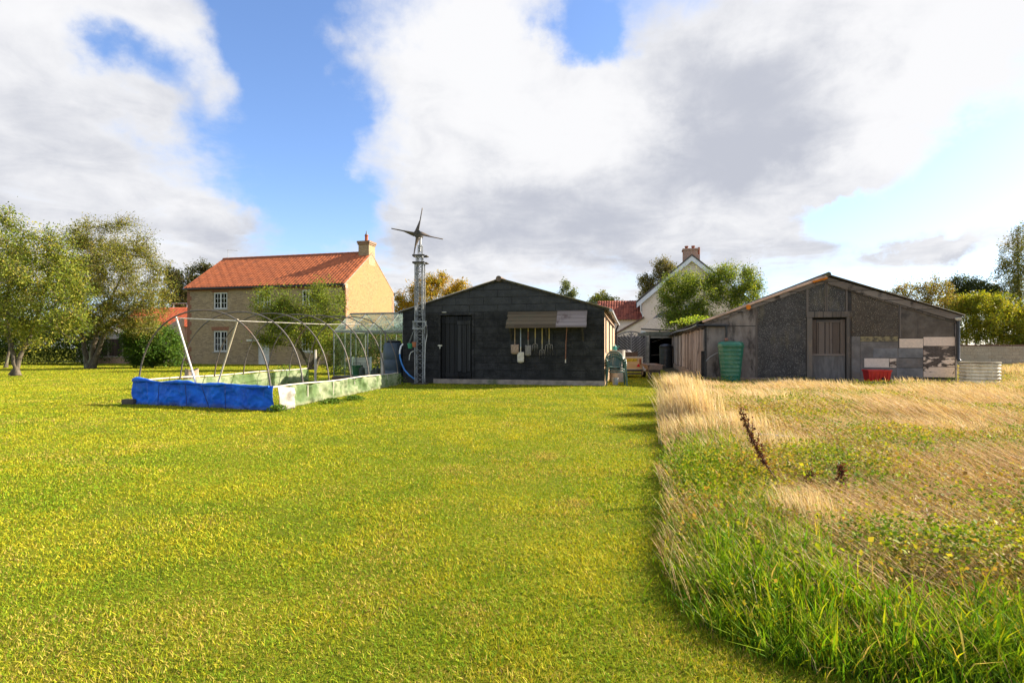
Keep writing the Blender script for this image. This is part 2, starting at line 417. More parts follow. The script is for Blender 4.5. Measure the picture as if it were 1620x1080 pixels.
def make_tree(name, label, base, blobs, trunks, tr, limbs, twigs, lpt, lsize, pal, wts, seed, cat='tree', group=None, bark=None, spray=.16, lo=.35, droop=0.0, spikes=.06, twig_r=.007, stray=.02, upbias=.5):
    """trunks: list of polylines from the base; blobs: crown masses (x,y,z,rx,ry,rz), all relative to the base"""
    rng = np.random.default_rng(seed)
    t = thing(name, label, cat, (base[0], base[1], 0), 0, group)
    mb = MB(); N = []; NR = []
    for tp in trunks:
        tp = [np.array(p, float) for p in tp]; fine = []
        for a, b in zip(tp[:-1], tp[1:]):
            m = max(2, int(np.linalg.norm(b - a) / .18))
            for j in range(m): fine.append(a + (b - a) * j / m + rng.normal(size=3) * .012)
        fine.append(tp[-1]); fine = np.array(fine); m = len(fine)
        s = np.linspace(0, 1, m); r = tr * (1 - .80 * s ** .8) * (1 + .4 * np.exp(-s * m * .18 / max(tr * 2, .05)))
        mb.tube([tuple(q) for q in fine], list(r), 9)
        N += list(fine[int(m * .3):]); NR += list(r[int(m * .3):])
    T = in_blobs(blobs, limbs, rng, .2, .85, seed)
    root = np.array(trunks[0][0]); T = T[np.argsort(np.linalg.norm(T - np.array(N[0]), axis=1))]
    for q in T:
        A = np.array(N); dv = q - A; dist = np.linalg.norm(dv, axis=1) + 1.2 * np.maximum(0, A[:, 2] - q[2] + .15)
        i = int(np.argmin(dist)); a = A[i]; L = np.linalg.norm(q - a)
        r0 = max(min(NR[i] * .6, .014 + .014 * L), .007)
        mid = (a + q) / 2 + np.array([0, 0, .12 * L]) + rng.normal(size=3) * .07 * L
        m = max(3, int(L / .25)); pts = [(1 - u) ** 2 * a + 2 * u * (1 - u) * mid + u * u * q for u in np.linspace(0, 1, m + 1)]
        rr = list(r0 * (1 - .65 * np.linspace(0, 1, m + 1)))
        mb.tube([tuple(x) for x in pts], rr, 5, False)
        N += pts[1:]; NR += rr[1:]
    A = np.array(N)
    Q = in_blobs(blobs, twigs, rng, lo, 1.08, seed)
    ns = int(twigs * spikes)
    if ns:
        Q[:ns] = in_blobs(blobs, ns, rng, .95, 1.22, seed); Q[:ns, 2] += .15 * np.abs(rng.normal(size=ns))
    LP = []; CL = []
    for j, q in enumerate(Q):
        i = int(np.argmin(np.linalg.norm(A - q, axis=1) + .6 * np.maximum(0, A[:, 2] - q[2]))); a = A[i]
        mid = (a + q) / 2 + rng.normal(size=3) * .08; end = q - np.array([0, 0, droop * rng.random()])
        pts = [a, mid, q] + ([end] if droop else [])
        mb.tube([tuple(x) for x in pts], [twig_r * 1.4, twig_r] + [twig_r * .5] * (len(pts) - 2), 3, False)
        k = lpt if j >= ns else max(4, lpt // 3); u = rng.random(k) ** .7
        pl = np.where(u[:, None] < .5, a + (mid - a) * (u * 2)[:, None], mid + (q - mid) * (u * 2 - 1)[:, None])
        if droop:
            hang = rng.random(k) < .5; pl[hang] = q + (end - q) * rng.random(hang.sum())[:, None]
        LP.append(pl + rng.normal(size=(k, 3)) * spray * (1 if j >= ns else .5)); CL.append(np.full(k, rng.choice(len(pal), p=np.array(wts) / sum(wts))))
    ok = np.concatenate(LP); cl = np.concatenate(CL); keep = ok[:, 2] > .04; ok = ok[keep]; cl = cl[keep]
    V, F, C = leaf_cloud(ok, lsize, pal, wts, rng, clump=cl, upbias=upbias)
    mb.build('trunk', bark or M_BARK, t, smooth=60)
    np_mesh('crown', V, F, M_LEAF, t, C)
    return t

def pxblob(px, py, rpx, rpy, d, base, rd=None):
    X, Y, Z = wp(px, py, d); k = d / FL
    return (X - base[0], Y - base[1], Z, rpx * k, rd or (rpx + rpy) * .5 * k, rpy * k)

# ------------------------------------------------------------------ ground
def meadow_edge(d):
    return np.interp(d, [0, 1.6, 1.84, 1.95, 2.2, 2.6, 3.05, 4.5, 6.5, 12, 19.5, 20, 60], [2.2, 1.7, 1.15, .92, .76, .78, .92, 1.32, 1.86, 3.5, 5.75, 6.0, 14.8])

def build_ground():
    n = 90
    xs = np.concatenate([np.linspace(-900, -45, 12), np.linspace(-40, 40, n), np.linspace(45, 900, 12)])
    ys = np.concatenate([np.linspace(-300, -8, 8), np.linspace(-4, 60, n), np.linspace(66, 1600, 14)])
    X, Y = np.meshgrid(xs, ys); Z = (fbm(X + 90, Y + 90, .35, 3, 3) - .5) * .03 * ((np.abs(X) < 45) & (Y < 62))
    V = np.stack([X.ravel(), Y.ravel(), Z.ravel()], 1); w = len(xs); h = len(ys)
    i = (np.arange(h - 1)[:, None] * w + np.arange(w - 1)[None]).ravel()
    F = np.stack([i, i + 1, i + w + 1, i + w], 1)
    m, t, b, _ = newmat('lawn turf')
    v = t.obj(); a = t.noise(v, .5, 6, .6); c = t.noise(v, 3.0, 7, .7); e = t.noise(v, 38, 6, .7)
    st = t.noise(t.mapping(v, (.12, 1.0, 1)), 1.5, 5)
    f = t.math('ADD', t.math('MULTIPLY', a, .5), t.math('ADD', t.math('MULTIPLY', c, .35), t.math('MULTIPLY', st, .35)))
    col = t.mix(t.ramp(f, .48, .72), (.12, .145, .006), (.24, .225, .012))
    col = t.mix(t.math('MULTIPLY', t.ramp(t.noise(v, 1.2, 7, .7), .56, .74), .6), col, (.36, .31, .04))
    col = t.mix(t.math('MULTIPLY', t.ramp(e, .42, .7), .6), col, (.035, .04, .008))
    t.put(b.inputs['Base Color'], col); b.inputs['Roughness'].default_value = .95; b.inputs['Specular IOR Level'].default_value = .1
    t.put(b.inputs['Normal'], t.bump(t.math('ADD', e, t.math('MULTIPLY', c, .5)), .8, .05))
    g = np_mesh('lawn', V, F, m, None, None, True); g['kind'] = 'structure'
    # the rough ground on the right, a sheet just above the lawn
    ds = np.linspace(1.2, 40, 160); us = np.linspace(0, 1, 60)
    D, U = np.meshgrid(ds, us, indexing='ij'); E = meadow_edge(D) + .06 + .12 * (vnoise(D, D * 0, 1.7, 4) - .5)
    X = E + U ** 1.5 * (44 - E); Z = .006 + .10 * fbm(X + 30, D + 20, .55, 8, 3) * sstep(X - E, 0, .8) + (fbm(X + 90, D + 90, .35, 3, 3) - .5) * .03
    V = np.stack([X.ravel(), D.ravel(), Z.ravel()], 1); w = len(us); h = len(ds)
    i = (np.arange(h - 1)[:, None] * w + np.arange(w - 1)[None]).ravel(); F = np.stack([i, i + w, i + w + 1, i + 1], 1)
    m2 = mat('meadow thatch', (.08, .06, .028), (.03, .03, .010), 2.6, .95, .8, c3=(.045, .05, .01), s3=.9, bdist=.06)
    g2 = np_mesh('meadow_ground', V, F, m2, None, None, True); g2['kind'] = 'structure'
build_ground()
def meadow_z(X, D):
    E = meadow_edge(D) + .06
    return .10 * fbm(X + 30, D + 20, .55, 8, 3) * sstep(X - E, 0, .8)

def blade_mesh(name, B, h, w, lean, col, m, segs=2, droop=.35, rng=None, parent=None, face=None):
    """tapering bent blades as strips"""
    n = len(B); phi = rng.uniform(0, math.pi, n) if face is None else face
    side = np.stack([np.cos(phi), np.sin(phi), np.zeros(n)], 1) * (w / 2)[:, None]
    V = np.empty((n, 2 * segs + 1, 3)); ln = np.concatenate([lean, np.zeros((n, 1))], 1)
    for s in range(segs):
        u = s / segs
        c = B + np.array([0, 0, 1]) * (h * (u - droop * .4 * u * u))[:, None] + ln * u ** 1.6
        ww = side * (1 - .35 * u)
        V[:, 2 * s] = c - ww; V[:, 2 * s + 1] = c + ww
    V[:, -1] = B + np.array([0, 0, 1]) * (h * (1 - droop * .4))[:, None] + ln
    fs = []
    for s in range(segs - 1):
        a = 2 * s; fs += [[a, a + 1, a + 3], [a, a + 3, a + 2]]
    fs.append([2 * segs - 2, 2 * segs - 1, 2 * segs])
    F = (np.arange(n)[:, None, None] * (2 * segs + 1) + np.array(fs)[None]).reshape(-1, 3)
    return np_mesh(name, V.reshape(-1, 3), F, m, parent, np.repeat(col, 2 * segs + 1, axis=0))

def pick_cols(rng, n, pal, wts, jit=.16):
    pal = np.array(pal); wts = np.array(wts, float)
    if wts.ndim == 1: k = rng.choice(len(pal), n, p=wts / wts.sum())
    else:
        cw = np.cumsum(wts, 1); cw /= cw[:, -1:]; k = (rng.random(n)[:, None] > cw).sum(1)
    return pal[k] * rng.uniform(1 - jit, 1 + jit, (n, 1)) * rng.uniform(.93, 1.07, (n, 3))

def build_lawn_grass():
    rng = np.random.default_rng(11); n = 880000
    d = 1.45 * (42 / 1.45) ** rng.random(n); u = rng.uniform(-1.1, .75, n); X = u * (d + .8)
    k = X < meadow_edge(d) + .12; X, d = X[k], d[k]
    c, q = math.cos(TH), math.sin(TH)                       # not inside the barn
    lx = (X + 3.58) * c - (d - 17.62) * q; ly = (X + 3.58) * q + (d - 17.62) * c
    k = ~((lx > -.05) & (lx < 6.6) & (ly > -.05)) & ~((X < -6) & (d > 36.0 - .24 * (X + 14)))
    X, d = X[k], d[k]; n = len(X)
    p1 = fbm(X + 50, d + 50, .55, 21, 4); p2 = fbm(X + 50, d + 50, 2.6, 31, 4); p3 = vnoise(X * .25 + 9, d + 9, .9, 5); p4 = fbm(X + 70, d + 10, 1.4, 77, 4)
    g = sstep(p1 * .3 + p2 * .7 + (p3 - .5) * .2, .30, .74)
    straw = sstep(p4, .52, .78) * .34 + .07
    for (px, py, r, a) in ((862, 722, .22, 1), (908, 796, .13, 1), (718, 745, .2, .8), (740, 972, .12, .7), (300, 975, .12, .6), (900, 815, .3, .4), (330, 1005, .3, .4)):
        gx, gy = gp(px, py); straw = np.maximum(straw, a * np.exp(-((X - gx) ** 2 + ((d - gy) * .8) ** 2) / r ** 2))
    g = np.clip(g - .2 * sstep(5.0 - d, 0, 3), 0, 1); p5 = fbm(X + 15, d + 25, 4.2, 91, 3)
    clov = sstep(.47 - p5, 0, .12) * (.35 + .65 * sstep(8 - d, 0, 6))
    W = np.stack([(1 - straw) * ((1.15 - g) * .9 + 0.5 * clov), (1 - straw) * .8, (1 - straw) * g * 1.1, straw * 1.2, straw * .35], 1) + 1e-4
    col = pick_cols(rng, n, [(.15, .245, .012), (.30, .325, .016), (.44, .39, .024), (.48, .37, .08), (.2, .135, .045)], W, .22)
    far = np.maximum(d, 1.6)
    h = rng.uniform(.009, .022, n) * (.6 + .8 * p2) * (1 + .25 * np.log(far / 2 + .5)); w = .0036 * (far / 2) ** .8 * rng.uniform(.7, 1.3, n)
    lean = rng.normal(size=(n, 2)) * (h * .6)[:, None]
    B = np.stack([X, d, (fbm(X + 90, d + 90, .35, 3, 3) - .5) * .03 - .004], 1)
    o = blade_mesh('lawn_grass', B, h, w, lean, col, M_GRASS, 2, .2, rng); o['kind'] = 'stuff'
    tag(o, 'short mown yellow green grass of the lawn', 'grass')
build_lawn_grass()
# ------------------------------------------------------------------ the rough meadow on the right
SHED = Frame(6.26, 17.5, TH); BARN = Frame(-3.58, 17.62, TH)
def in_shed(X, D):
    c, q = math.cos(TH), math.sin(TH); x = (X - SHED.o[0]) * c - (D - SHED.o[1]) * q; y = (X - SHED.o[0]) * q + (D - SHED.o[1]) * c
    return (x > -.02) & (x < 7.15) & (y > -.03)
def meadow_pts(rng, n, dmin=1.5, dmax=36, umax=1.2, ex=0.0, p=1.0):
    d = dmin * (dmax / dmin) ** (rng.random(n) ** p); X = rng.uniform(.0, umax, n) * (d + .5)
    k = (X > meadow_edge(d) + ex + .16 * (vnoise(d, d * 0, 1.7, 4) - .5)) & ~in_shed(X, d)
    # not where the tank stands, nor in the passage beside the shed
    k &= ~(((X - 13.05) ** 2 + (d - 14.6) ** 2) < .75 ** 2)
    k &= ~((d > 18.6) & (X < 6.3 + (d - 17.5) * .24))
    return X[k], d[k]

def build_meadow():
    rng = np.random.default_rng(5)
    # --- green and yellowing undergrowth blades
    X, d = meadow_pts(rng, 330000); k = rng.random(len(X)) < .5 + .5 * sstep(d, 3, 9); X, d = X[k], d[k]; n = len(X); e = X - meadow_edge(d)
    a = fbm(X + 20, d + 40, .7, 41, 4); b = fbm(X + 60, d + 10, 2.2, 43, 3)
    fringe = sstep(.75 - e + (a - .5) * 1.2, 0, .7) * sstep(9.5 - d, 0, 4)           # lush band along the mown edge
    bottom = sstep(2.35 + (a - .5) * 1.2 - d, 0, .5)
    lush = np.maximum(fringe, bottom)
    W = np.stack([.35 + lush * 1.3, .5 + lush * 1.1, .55 - .25 * lush, .55 * (1 - lush) + .06, .3 * (1 - lush) + .02], 1) * np.stack([.6 + a, .6 + b, 1.4 - a, 1.5 - a, 1 + 0 * a], 1)
    col = pick_cols(rng, n, [(.06, .14, .008), (.17, .25, .010), (.34, .31, .016), (.46, .35, .13), (.16, .10, .04)], W, .22)
    h = rng.uniform(.05, .16, n) * (.55 + .9 * b) * (1 + lush * .7 * sstep(e, -.05, .3))
    w = np.maximum(.005 * (d / 2) ** .75, .0045) * rng.uniform(.7, 1.4, n)
    lean = rng.normal(size=(n, 2)) * (h * .4)[:, None]; lean[:, 0] -= h * .08
    o = blade_mesh('meadow_grass', np.stack([X, d, meadow_z(X, d) - .01], 1), h, w, lean, col, M_GRASS, 2, .5, rng)
    tag(o, 'rough green and yellowing grass of the unmown meadow', 'grass', kind='stuff')
    # --- arching lush tufts near the edge and the bottom of the view
    nt = 1500; d0 = 1.55 * (9 / 1.55) ** rng.random(nt); X0 = meadow_edge(d0) + rng.random(nt) ** 1.4 * np.where(d0 < 2.2, 2.6, .72) + .02
    k = X0 < d0 * 1.15; X0, d0 = X0[k], d0[k]; nt = len(X0); m = 20
    X = np.repeat(X0, m) + rng.normal(size=nt * m) * .045; d = np.repeat(d0, m) + rng.normal(size=nt * m) * .045; n = len(X)
    tl = np.repeat(rng.uniform(.55, 1.25, nt) * (.6 + .5 * sstep(X0 - meadow_edge(d0), 0, .3)), m)
    ang = rng.uniform(0, 2 * math.pi, n); h = rng.uniform(.08, .27, n) * tl; r = rng.uniform(.03, .55, n) * h
    lean = np.stack([np.cos(ang) * r - .02 * h, np.sin(ang) * r], 1)
    tint = np.repeat(rng.random(nt), m)
    W = np.stack([1.1 - tint, 1.0 + 0 * tint, .4 * tint + .15, .12 * tint + .03], 1)
    col = pick_cols(rng, n, [(.08, .19, .008), (.19, .31, .010), (.36, .38, .014), (.48, .36, .1)], W, .18)
    o = blade_mesh('tufted_grass', np.stack([X, d, meadow_z(X, d) - .01], 1), h, rng.uniform(.0035, .0088, n) * (d / 2) ** .5, lean, col, M_GRASS, 3, .7, rng)
    tag(o, 'lush bright green tufts along the mown edge', 'grass', kind='stuff')
    # --- dead straw: fallen and leaning stems, tips towards the mown lawn
    X, d = meadow_pts(rng, 330000, 1.7, 36, 1.2, -.02, .8); e = X - meadow_edge(d)
    a = fbm(X * 1.0 + 7, d * .8 + 3, .75, 51, 4); near = sstep(d, 2.0, 3.6)
    p = (.40 + .50 * sstep(a + .10 * sstep(d, 6, 10) + .08 * sstep(d, 12.5, 15), .36, .66)) * near + .05
    p *= 1 - .62 * np.maximum(sstep(.95 - e, 0, .5) * sstep(6.0 - d, 0, 2), sstep(2.5 - d, 0, .4))
    k = rng.random(len(X)) < p; X, d, a = X[k], d[k], a[k]; n = len(X); e0 = X - meadow_edge(d)
    tall = .62 - .18 * sstep(d, 12.5, 15.5) + .5 * (a - .5)
    h = rng.uniform(.22, .62, n) * tall * (1 - .3 * sstep(7.5 - d, 0, 3))
    h *= 1 - .75 * (np.exp(-((X / d - .68) * 15 / 1.0) ** 2) * sstep(d, 12.6, 13.8) + np.exp(-((X - 6.7) / .6) ** 2) * sstep(d, 14.6, 15.6) + np.exp(-((X / d - .872) * 14 / .75) ** 2) * sstep(d, 12.6, 13.6)).clip(0, 1)
    ang = np.where(rng.random(n) < .85, rng.normal(2.75, .38, n), rng.uniform(0, 6.28, n)); r = h * rng.uniform(.45, 1.4, n) * (1 - .45 * sstep(d, 11, 15))
    lean = np.stack([np.cos(ang) * r, np.sin(ang) * r], 1)
    r = r * (.42 + .58 * sstep(e0, .25, 1.1)); lean = np.stack([np.cos(ang) * r, np.sin(ang) * r], 1)
    pal = [(.56, .40, .22), (.66, .51, .30), (.43, .27, .145), (.26, .14, .075), (.5, .40, .17)]
    col = pick_cols(rng, n, pal, np.stack([1 + 0 * d, .5 + .7 * sstep(d, 5, 12), .9 - .5 * sstep(d, 5, 12), .6 - .45 * sstep(d, 4, 11), .5 + 0 * d], 1), .18)
    o = blade_mesh('dry_grass', np.stack([X, d, meadow_z(X, d) - .01], 1), h, np.maximum(.0026 * (d / 2) ** .85, .0026) * rng.uniform(.8, 1.3, n), lean, col, M_STRAW, 3, .45, rng)
    tag(o, 'dead straw coloured grass stems leaning across the meadow', 'grass', kind='stuff')
    # --- the big pale tuft at the corner of the meadow and lesser ones along the shed
    Xs, Ds, Hs, Ls = [], [], [], []
    for (px, py, cnt, rad, hh) in ((1090, 676, 1300, .36, .85), (1078, 655, 1300, .34, 1.0), (1080, 640, 900, .36, .9), (1110, 700, 500, .4, .5), (1086, 622, 500, .3, .5), (1180, 700, 500, .35, .5), (1230, 730, 420, .3, .42), (1280, 850, 420, .18, .42), (1215, 650, 500, .5, .5),
                                   (1440, 618, 260, .4, .5), (1465, 616, 160, .3, .4), (1330, 620, 160, .6, .42), (1290, 618, 160, .6, .42), (1250, 616, 160, .5, .45), (1600, 596, 500, .9, .6), (1560, 640, 400, .7, .5), (1500, 700, 300, .5, .4), (1610, 720, 300, .4, .4)):
        gx, gy = gp(px, py); c = rng.normal(size=(cnt, 2)) * rad * .5
        Xs.append(gx + c[:, 0]); Ds.append(gy + c[:, 1]); Hs.append(hh * rng.uniform(.45, 1.0, cnt)); r = Hs[-1] * rng.uniform(.03, .36, cnt); an = rng.normal(2.8, .7, cnt)
        Ls.append(np.stack([np.cos(an) * r, np.sin(an) * r], 1))
    X, d, h, lean = map(np.concatenate, (Xs, Ds, Hs, Ls)); k = ~in_shed(X, d) & (X > meadow_edge(d) - .12); X, d, h, lean = X[k], d[k], h[k], lean[k]; n = len(X)
    col = pick_cols(rng, n, [(.66, .52, .31), (.74, .60, .39), (.55, .40, .22), (.4, .3, .13)], [1, .8, .5, .25], .14)
    o = blade_mesh('straw_tufts', np.stack([X, d, meadow_z(X, d) - .01], 1), h, .0026 * (d / 2) ** .8 * rng.uniform(.8, 1.3, n), lean, col, M_STRAW, 3, .6, rng)
    o.name = 'tall_straw_grass'; tag(o, 'tall pale straw grass standing at the lawn edge and along the shed', 'grass', kind='stuff')
    # --- low leafy weeds
    X, d = meadow_pts(rng, 170000, 1.7, 22, 1.2, .05, .8); e = X - meadow_edge(d)
    a = fbm(X + 33, d + 21, .9, 61, 4); k = rng.random(len(X)) < (.15 + .50 * sstep(a, .38, .64)) * (1 - .6 * sstep(d, 11, 15)) * sstep(d, 1.8, 3.4); X, d, a = X[k], d[k], a[k]
    m = 5; n = len(X) * m
    P = np.stack([np.repeat(X, m), np.repeat(d, m), np.repeat(meadow_z(X, d), m)], 1); sc = np.repeat(.75 + .4 * np.sqrt(d / 4), m)
    P[:, :2] += rng.normal(size=(n, 2)) * .05 * sc[:, None]; P[:, 2] += rng.uniform(.03, .22, n) * np.repeat(.5 + a, m)
    b = np.repeat(fbm(X + 3, d + 11, 1.6, 66, 3), m)
    tint = np.where(b < .42, 0, np.where(b < .5, 1, np.where(b < .58, 2, 3)))
    V, F, C = leaf_cloud(P, .020 * sc * rng.uniform(.6, 1.5, n), [(.11, .18, .012), (.22, .25, .016), (.34, .29, .03), (.28, .19, .04)], [1, 1.1, .32, .35], rng, .2, tint, 1.2, .7)
    o = np_mesh('leafy_weeds', V, F, M_LEAF, None, C); tag(o, 'yellow green leafy weeds spread through the meadow', 'weeds', kind='stuff')
build_meadow()

# ------------------------------------------------------------------ single things lying and standing in the meadow
def dock_stalk(px0, py0, hgt, lx, seed, label):
    rng = np.random.default_rng(seed); gx, gy = gp(px0, py0)
    t = thing('dock_plant', label, 'plant', (gx, gy, .03), 0, 'dead dock stalks in the meadow')
    mb = MB(); top = Vector((lx * hgt, .05, hgt)); pts = [Vector((0, 0, 0)).lerp(top, u) + Vector((-.05 * math.sin(u * 3), 0, 0)) for u in np.linspace(0, 1, 9)]
    mb.tube(pts, list(np.linspace(.007, .002, 9)), 6)
    P = []
    for j in range(9):
        u = .38 + .055 * j; a = Vector((0, 0, 0)).lerp(top, u) + Vector((-.05 * math.sin(u * 3), 0, 0)); s = 1 if j % 2 else -1
        b = a + Vector((s * .035 + .04 * lx, rng.normal() * .02, .09 + .03 * rng.random())) * min(1, hgt * 1.7); mb.tube([a, b], [.003, .0015], 4)
        for q in range(int(26 * min(1, hgt * 1.2))): P.append(np.array(a.lerp(b, rng.random())) + rng.normal(size=3) * .009)
    for q in range(int(420 * max(.55, min(1, hgt * 1.1)))):
        u = .3 + .7 * rng.random(); a = Vector((0, 0, 0)).lerp(top, u) + Vector((-.05 * math.sin(u * 3), 0, 0)); P.append(np.array(a) + rng.normal(size=3) * .014)
    mb.build('stem', mat('dead dock stem', (.09, .035, .02), (.05, .02, .012), 20, .8), t, 60)
    V, F, C = leaf_cloud(np.array(P), .02, [(.10, .035, .02), (.06, .02, .014), (.15, .06, .03)], [1, 1, .4], rng, .2, aspect=.8)
    np_mesh('seed_head', V, F, M_LEAF, t, C)
dock_stalk(1247, 790, .66, -.5, 3, 'tall dark brown dead dock stalk leaning over the meadow')
dock_stalk(1352, 800, .26, -.2, 4, 'short rusty dock stalk low among yellow weeds')
dock_stalk(1290, 795, .2, .1, 5, 'shortest dark dock stalk, right beside the tall leaning one')

def broad_leaf_plant(px, py, n, size, label, seed, pal):
    rng = np.random.default_rng(seed); gx, gy = gp(px, py)
    t = thing('broadleaf_weed', label, 'plant', (gx, gy, .05)); V = []; F = []; C = []
    for j in range(n):
        a = rng.uniform(0, 6.28); L = size * rng.uniform(.7, 1.15); el = rng.uniform(.5, 1.3); W = L * .2; d = Vector((math.cos(a) * math.cos(el), math.sin(a) * math.cos(el), math.sin(el))); sd = d.cross(Vector((0, 0, 1))).normalized()
        k = len(V); c = np.array(pal[rng.integers(len(pal))]) * rng.uniform(.85, 1.15)
        for i in range(9):
            u = i / 8; ctr = d * (L * u) - Vector((0, 0, .35 * L * u * u)); w = W * math.sin(math.pi * min(1, u * .93 + .05)) ** .7 * (1 + .12 * math.sin(i * 2.3))
            for s_ in (-1, 0, 1): V.append(tuple(ctr + sd * (w * s_) + Vector((0, 0, .25 * w * abs(s_) + .01 * rng.normal() * abs(s_))))); C.append(tuple(c * (1.25 if s_ == 0 else 1)))
        for i in range(8):
            for s_ in range(2): q = k + i * 3 + s_; F.append((q, q + 1, q + 4, q + 3))
    np_mesh('leaf_rosette', V, F, M_LEAF, t, np.array(C))
broad_leaf_plant(1508, 900, 8, .19, 'pale withered broad leaved plant among the meadow weeds', 7, [(.34, .36, .22), (.22, .28, .12), (.42, .4, .3)])
broad_leaf_plant(1245, 905, 6, .08, 'small grey green thistle like rosette near the lush edge', 8, [(.16, .24, .14), (.12, .2, .1)])

def stick(name, pts, r, label, m, group):
    t = MB().tube([(x, y, z) for x, y, z in pts], r, 7).build(name, m, None, 60); tag(t, label, 'stick', group); return t
M_STICK = mat('dead stick', (.6, .52, .45), (.42, .34, .28), 20, .8)
def stk(a, b, z, r, label):
    A = gp(*a); B = gp(*b); mid = ((A[0] + B[0]) / 2, (A[1] + B[1]) / 2 + .01)
    stick('dead_stick', [(A[0], A[1], z), (mid[0], mid[1], z + .004), (B[0], B[1], z)], [r, r * .9, r * .6], label, M_STICK, 'bleached sticks in the meadow')
stk((1445, 812), (1526, 800), .10, .006, 'bleached straight stick lying level among the weeds')
stk((1462, 815), (1482, 880), .10, .005, 'bleached forked stick running down towards the broad leaves')
stk((1195, 715), (1248, 720), .2, .012, 'grey stick lying at the top of the leaning dock stalk')
stk((1110, 690), (1137, 672), .16, .010, 'short pale stick beside the big straw tuft')
stk((1530, 925), (1600, 955), .06, .008, 'thick brown twig beyond the withered broad leaved plant')
# ------------------------------------------------------------------ the black barn
def gable_h(x0, z0, xp, zp, x1, z1):
    return lambda x: z0 + (zp - z0) * (x - x0) / (xp - x0) if x <= xp else zp + (z1 - zp) * (x - xp) / (x1 - xp)
def corrugated(mb, xa, za, xb, zb, y0, y1, pitch=.15, amp=.018, sag=0.0):
    n = int((y1 - y0) / pitch * 6)
    nx, nz = -(zb - za), (xb - xa); L = math.hypot(nx, nz); nx, nz = nx / L, nz / L
    def f(u, v):
        y = y0 + u * (y1 - y0); w = amp * math.cos(2 * math.pi * y / pitch) - sag * math.sin(v * math.pi) * (.5 + .5 * math.sin(y * 1.7))
        return (xa + (xb - xa) * v + nx * w, y, za + (zb - za) * v + nz * w)
    return mb.grid(n, 4, f)

def black_render_mat():
    m, t, b, _ = newmat('black painted blockwork')
    ob = t.obj(); o = t.xyz(ob)
    br = t.node('ShaderNodeTexBrick'); w = t.node('ShaderNodeTexNoise'); t.put(w.inputs['Vector'], ob); w.inputs['Scale'].default_value = 3.0
    v = t.comb(t.math('ADD', o[0], t.math('MULTIPLY', w.outputs[0], .03)), t.math('ADD', o[2], t.math('MULTIPLY', w.outputs[0], .035)))
    t.put(br.inputs['Vector'], v); br.inputs['Scale'].default_value = 1; br.inputs['Brick Width'].default_value = .92; br.inputs['Row Height'].default_value = .23; br.inputs['Mortar Size'].default_value = .012; br.inputs['Mortar Smooth'].default_value = .6
    n = t.noise(ob, 3.2, 8, .7); n2 = t.noise(t.mapping(ob, (1, 1, 2.5)), 1.1, 7, .65); fine = t.noise(ob, 26, 6, .7)
    col = t.mix(t.ramp(n, .35, .7), (.008, .008, .0085), (.034, .033, .033))
    hi = t.ramp(t.math('ADD', o[2], t.math('MULTIPLY', t.math('SUBTRACT', n2, .5), .5)), 2.2, 2.34)       # the newer, greyer coat above the door head
    col = t.mix(hi, col, t.mix(t.ramp(n, .35, .7), (.03, .031, .033), (.052, .053, .056)))
    col = t.mix(t.math('MULTIPLY', t.math('MULTIPLY', br.outputs[1], t.ramp(n2, .36, .55)), .8), col, (.004, .004, .004))
    col = t.mix(t.math('MULTIPLY', t.ramp(t.math('ADD', t.math('MULTIPLY', fine, .6), t.math('MULTIPLY', n2, .5)), .56, .72), .6), col, (.085, .082, .078))
    chip = t.noise(t.mapping(ob, loc=(3, 1, 8)), 7, 8, .75)
    col = t.mix(t.math('MULTIPLY', t.ramp(chip, .67, .76), .5), col, (.13, .125, .115))
    low = t.ramp(t.math('ADD', o[2], t.math('MULTIPLY', n, .25)), .42, .2)
    col = t.mix(t.math('MULTIPLY', low, .4), col, (.05, .046, .035))
    t.put(b.inputs['Base Color'], col); b.inputs['Roughness'].default_value = .72; b.inputs['Specular IOR Level'].default_value = .25
    t.put(b.inputs['Normal'], t.bump(t.math('ADD', t.math('MULTIPLY', br.outputs[1], t.math('MULTIPLY', t.ramp(n2, .3, .55), -1.1)), t.math('ADD', t.math('MULTIPLY', fine, .35), n)), .7, .014))
    return m

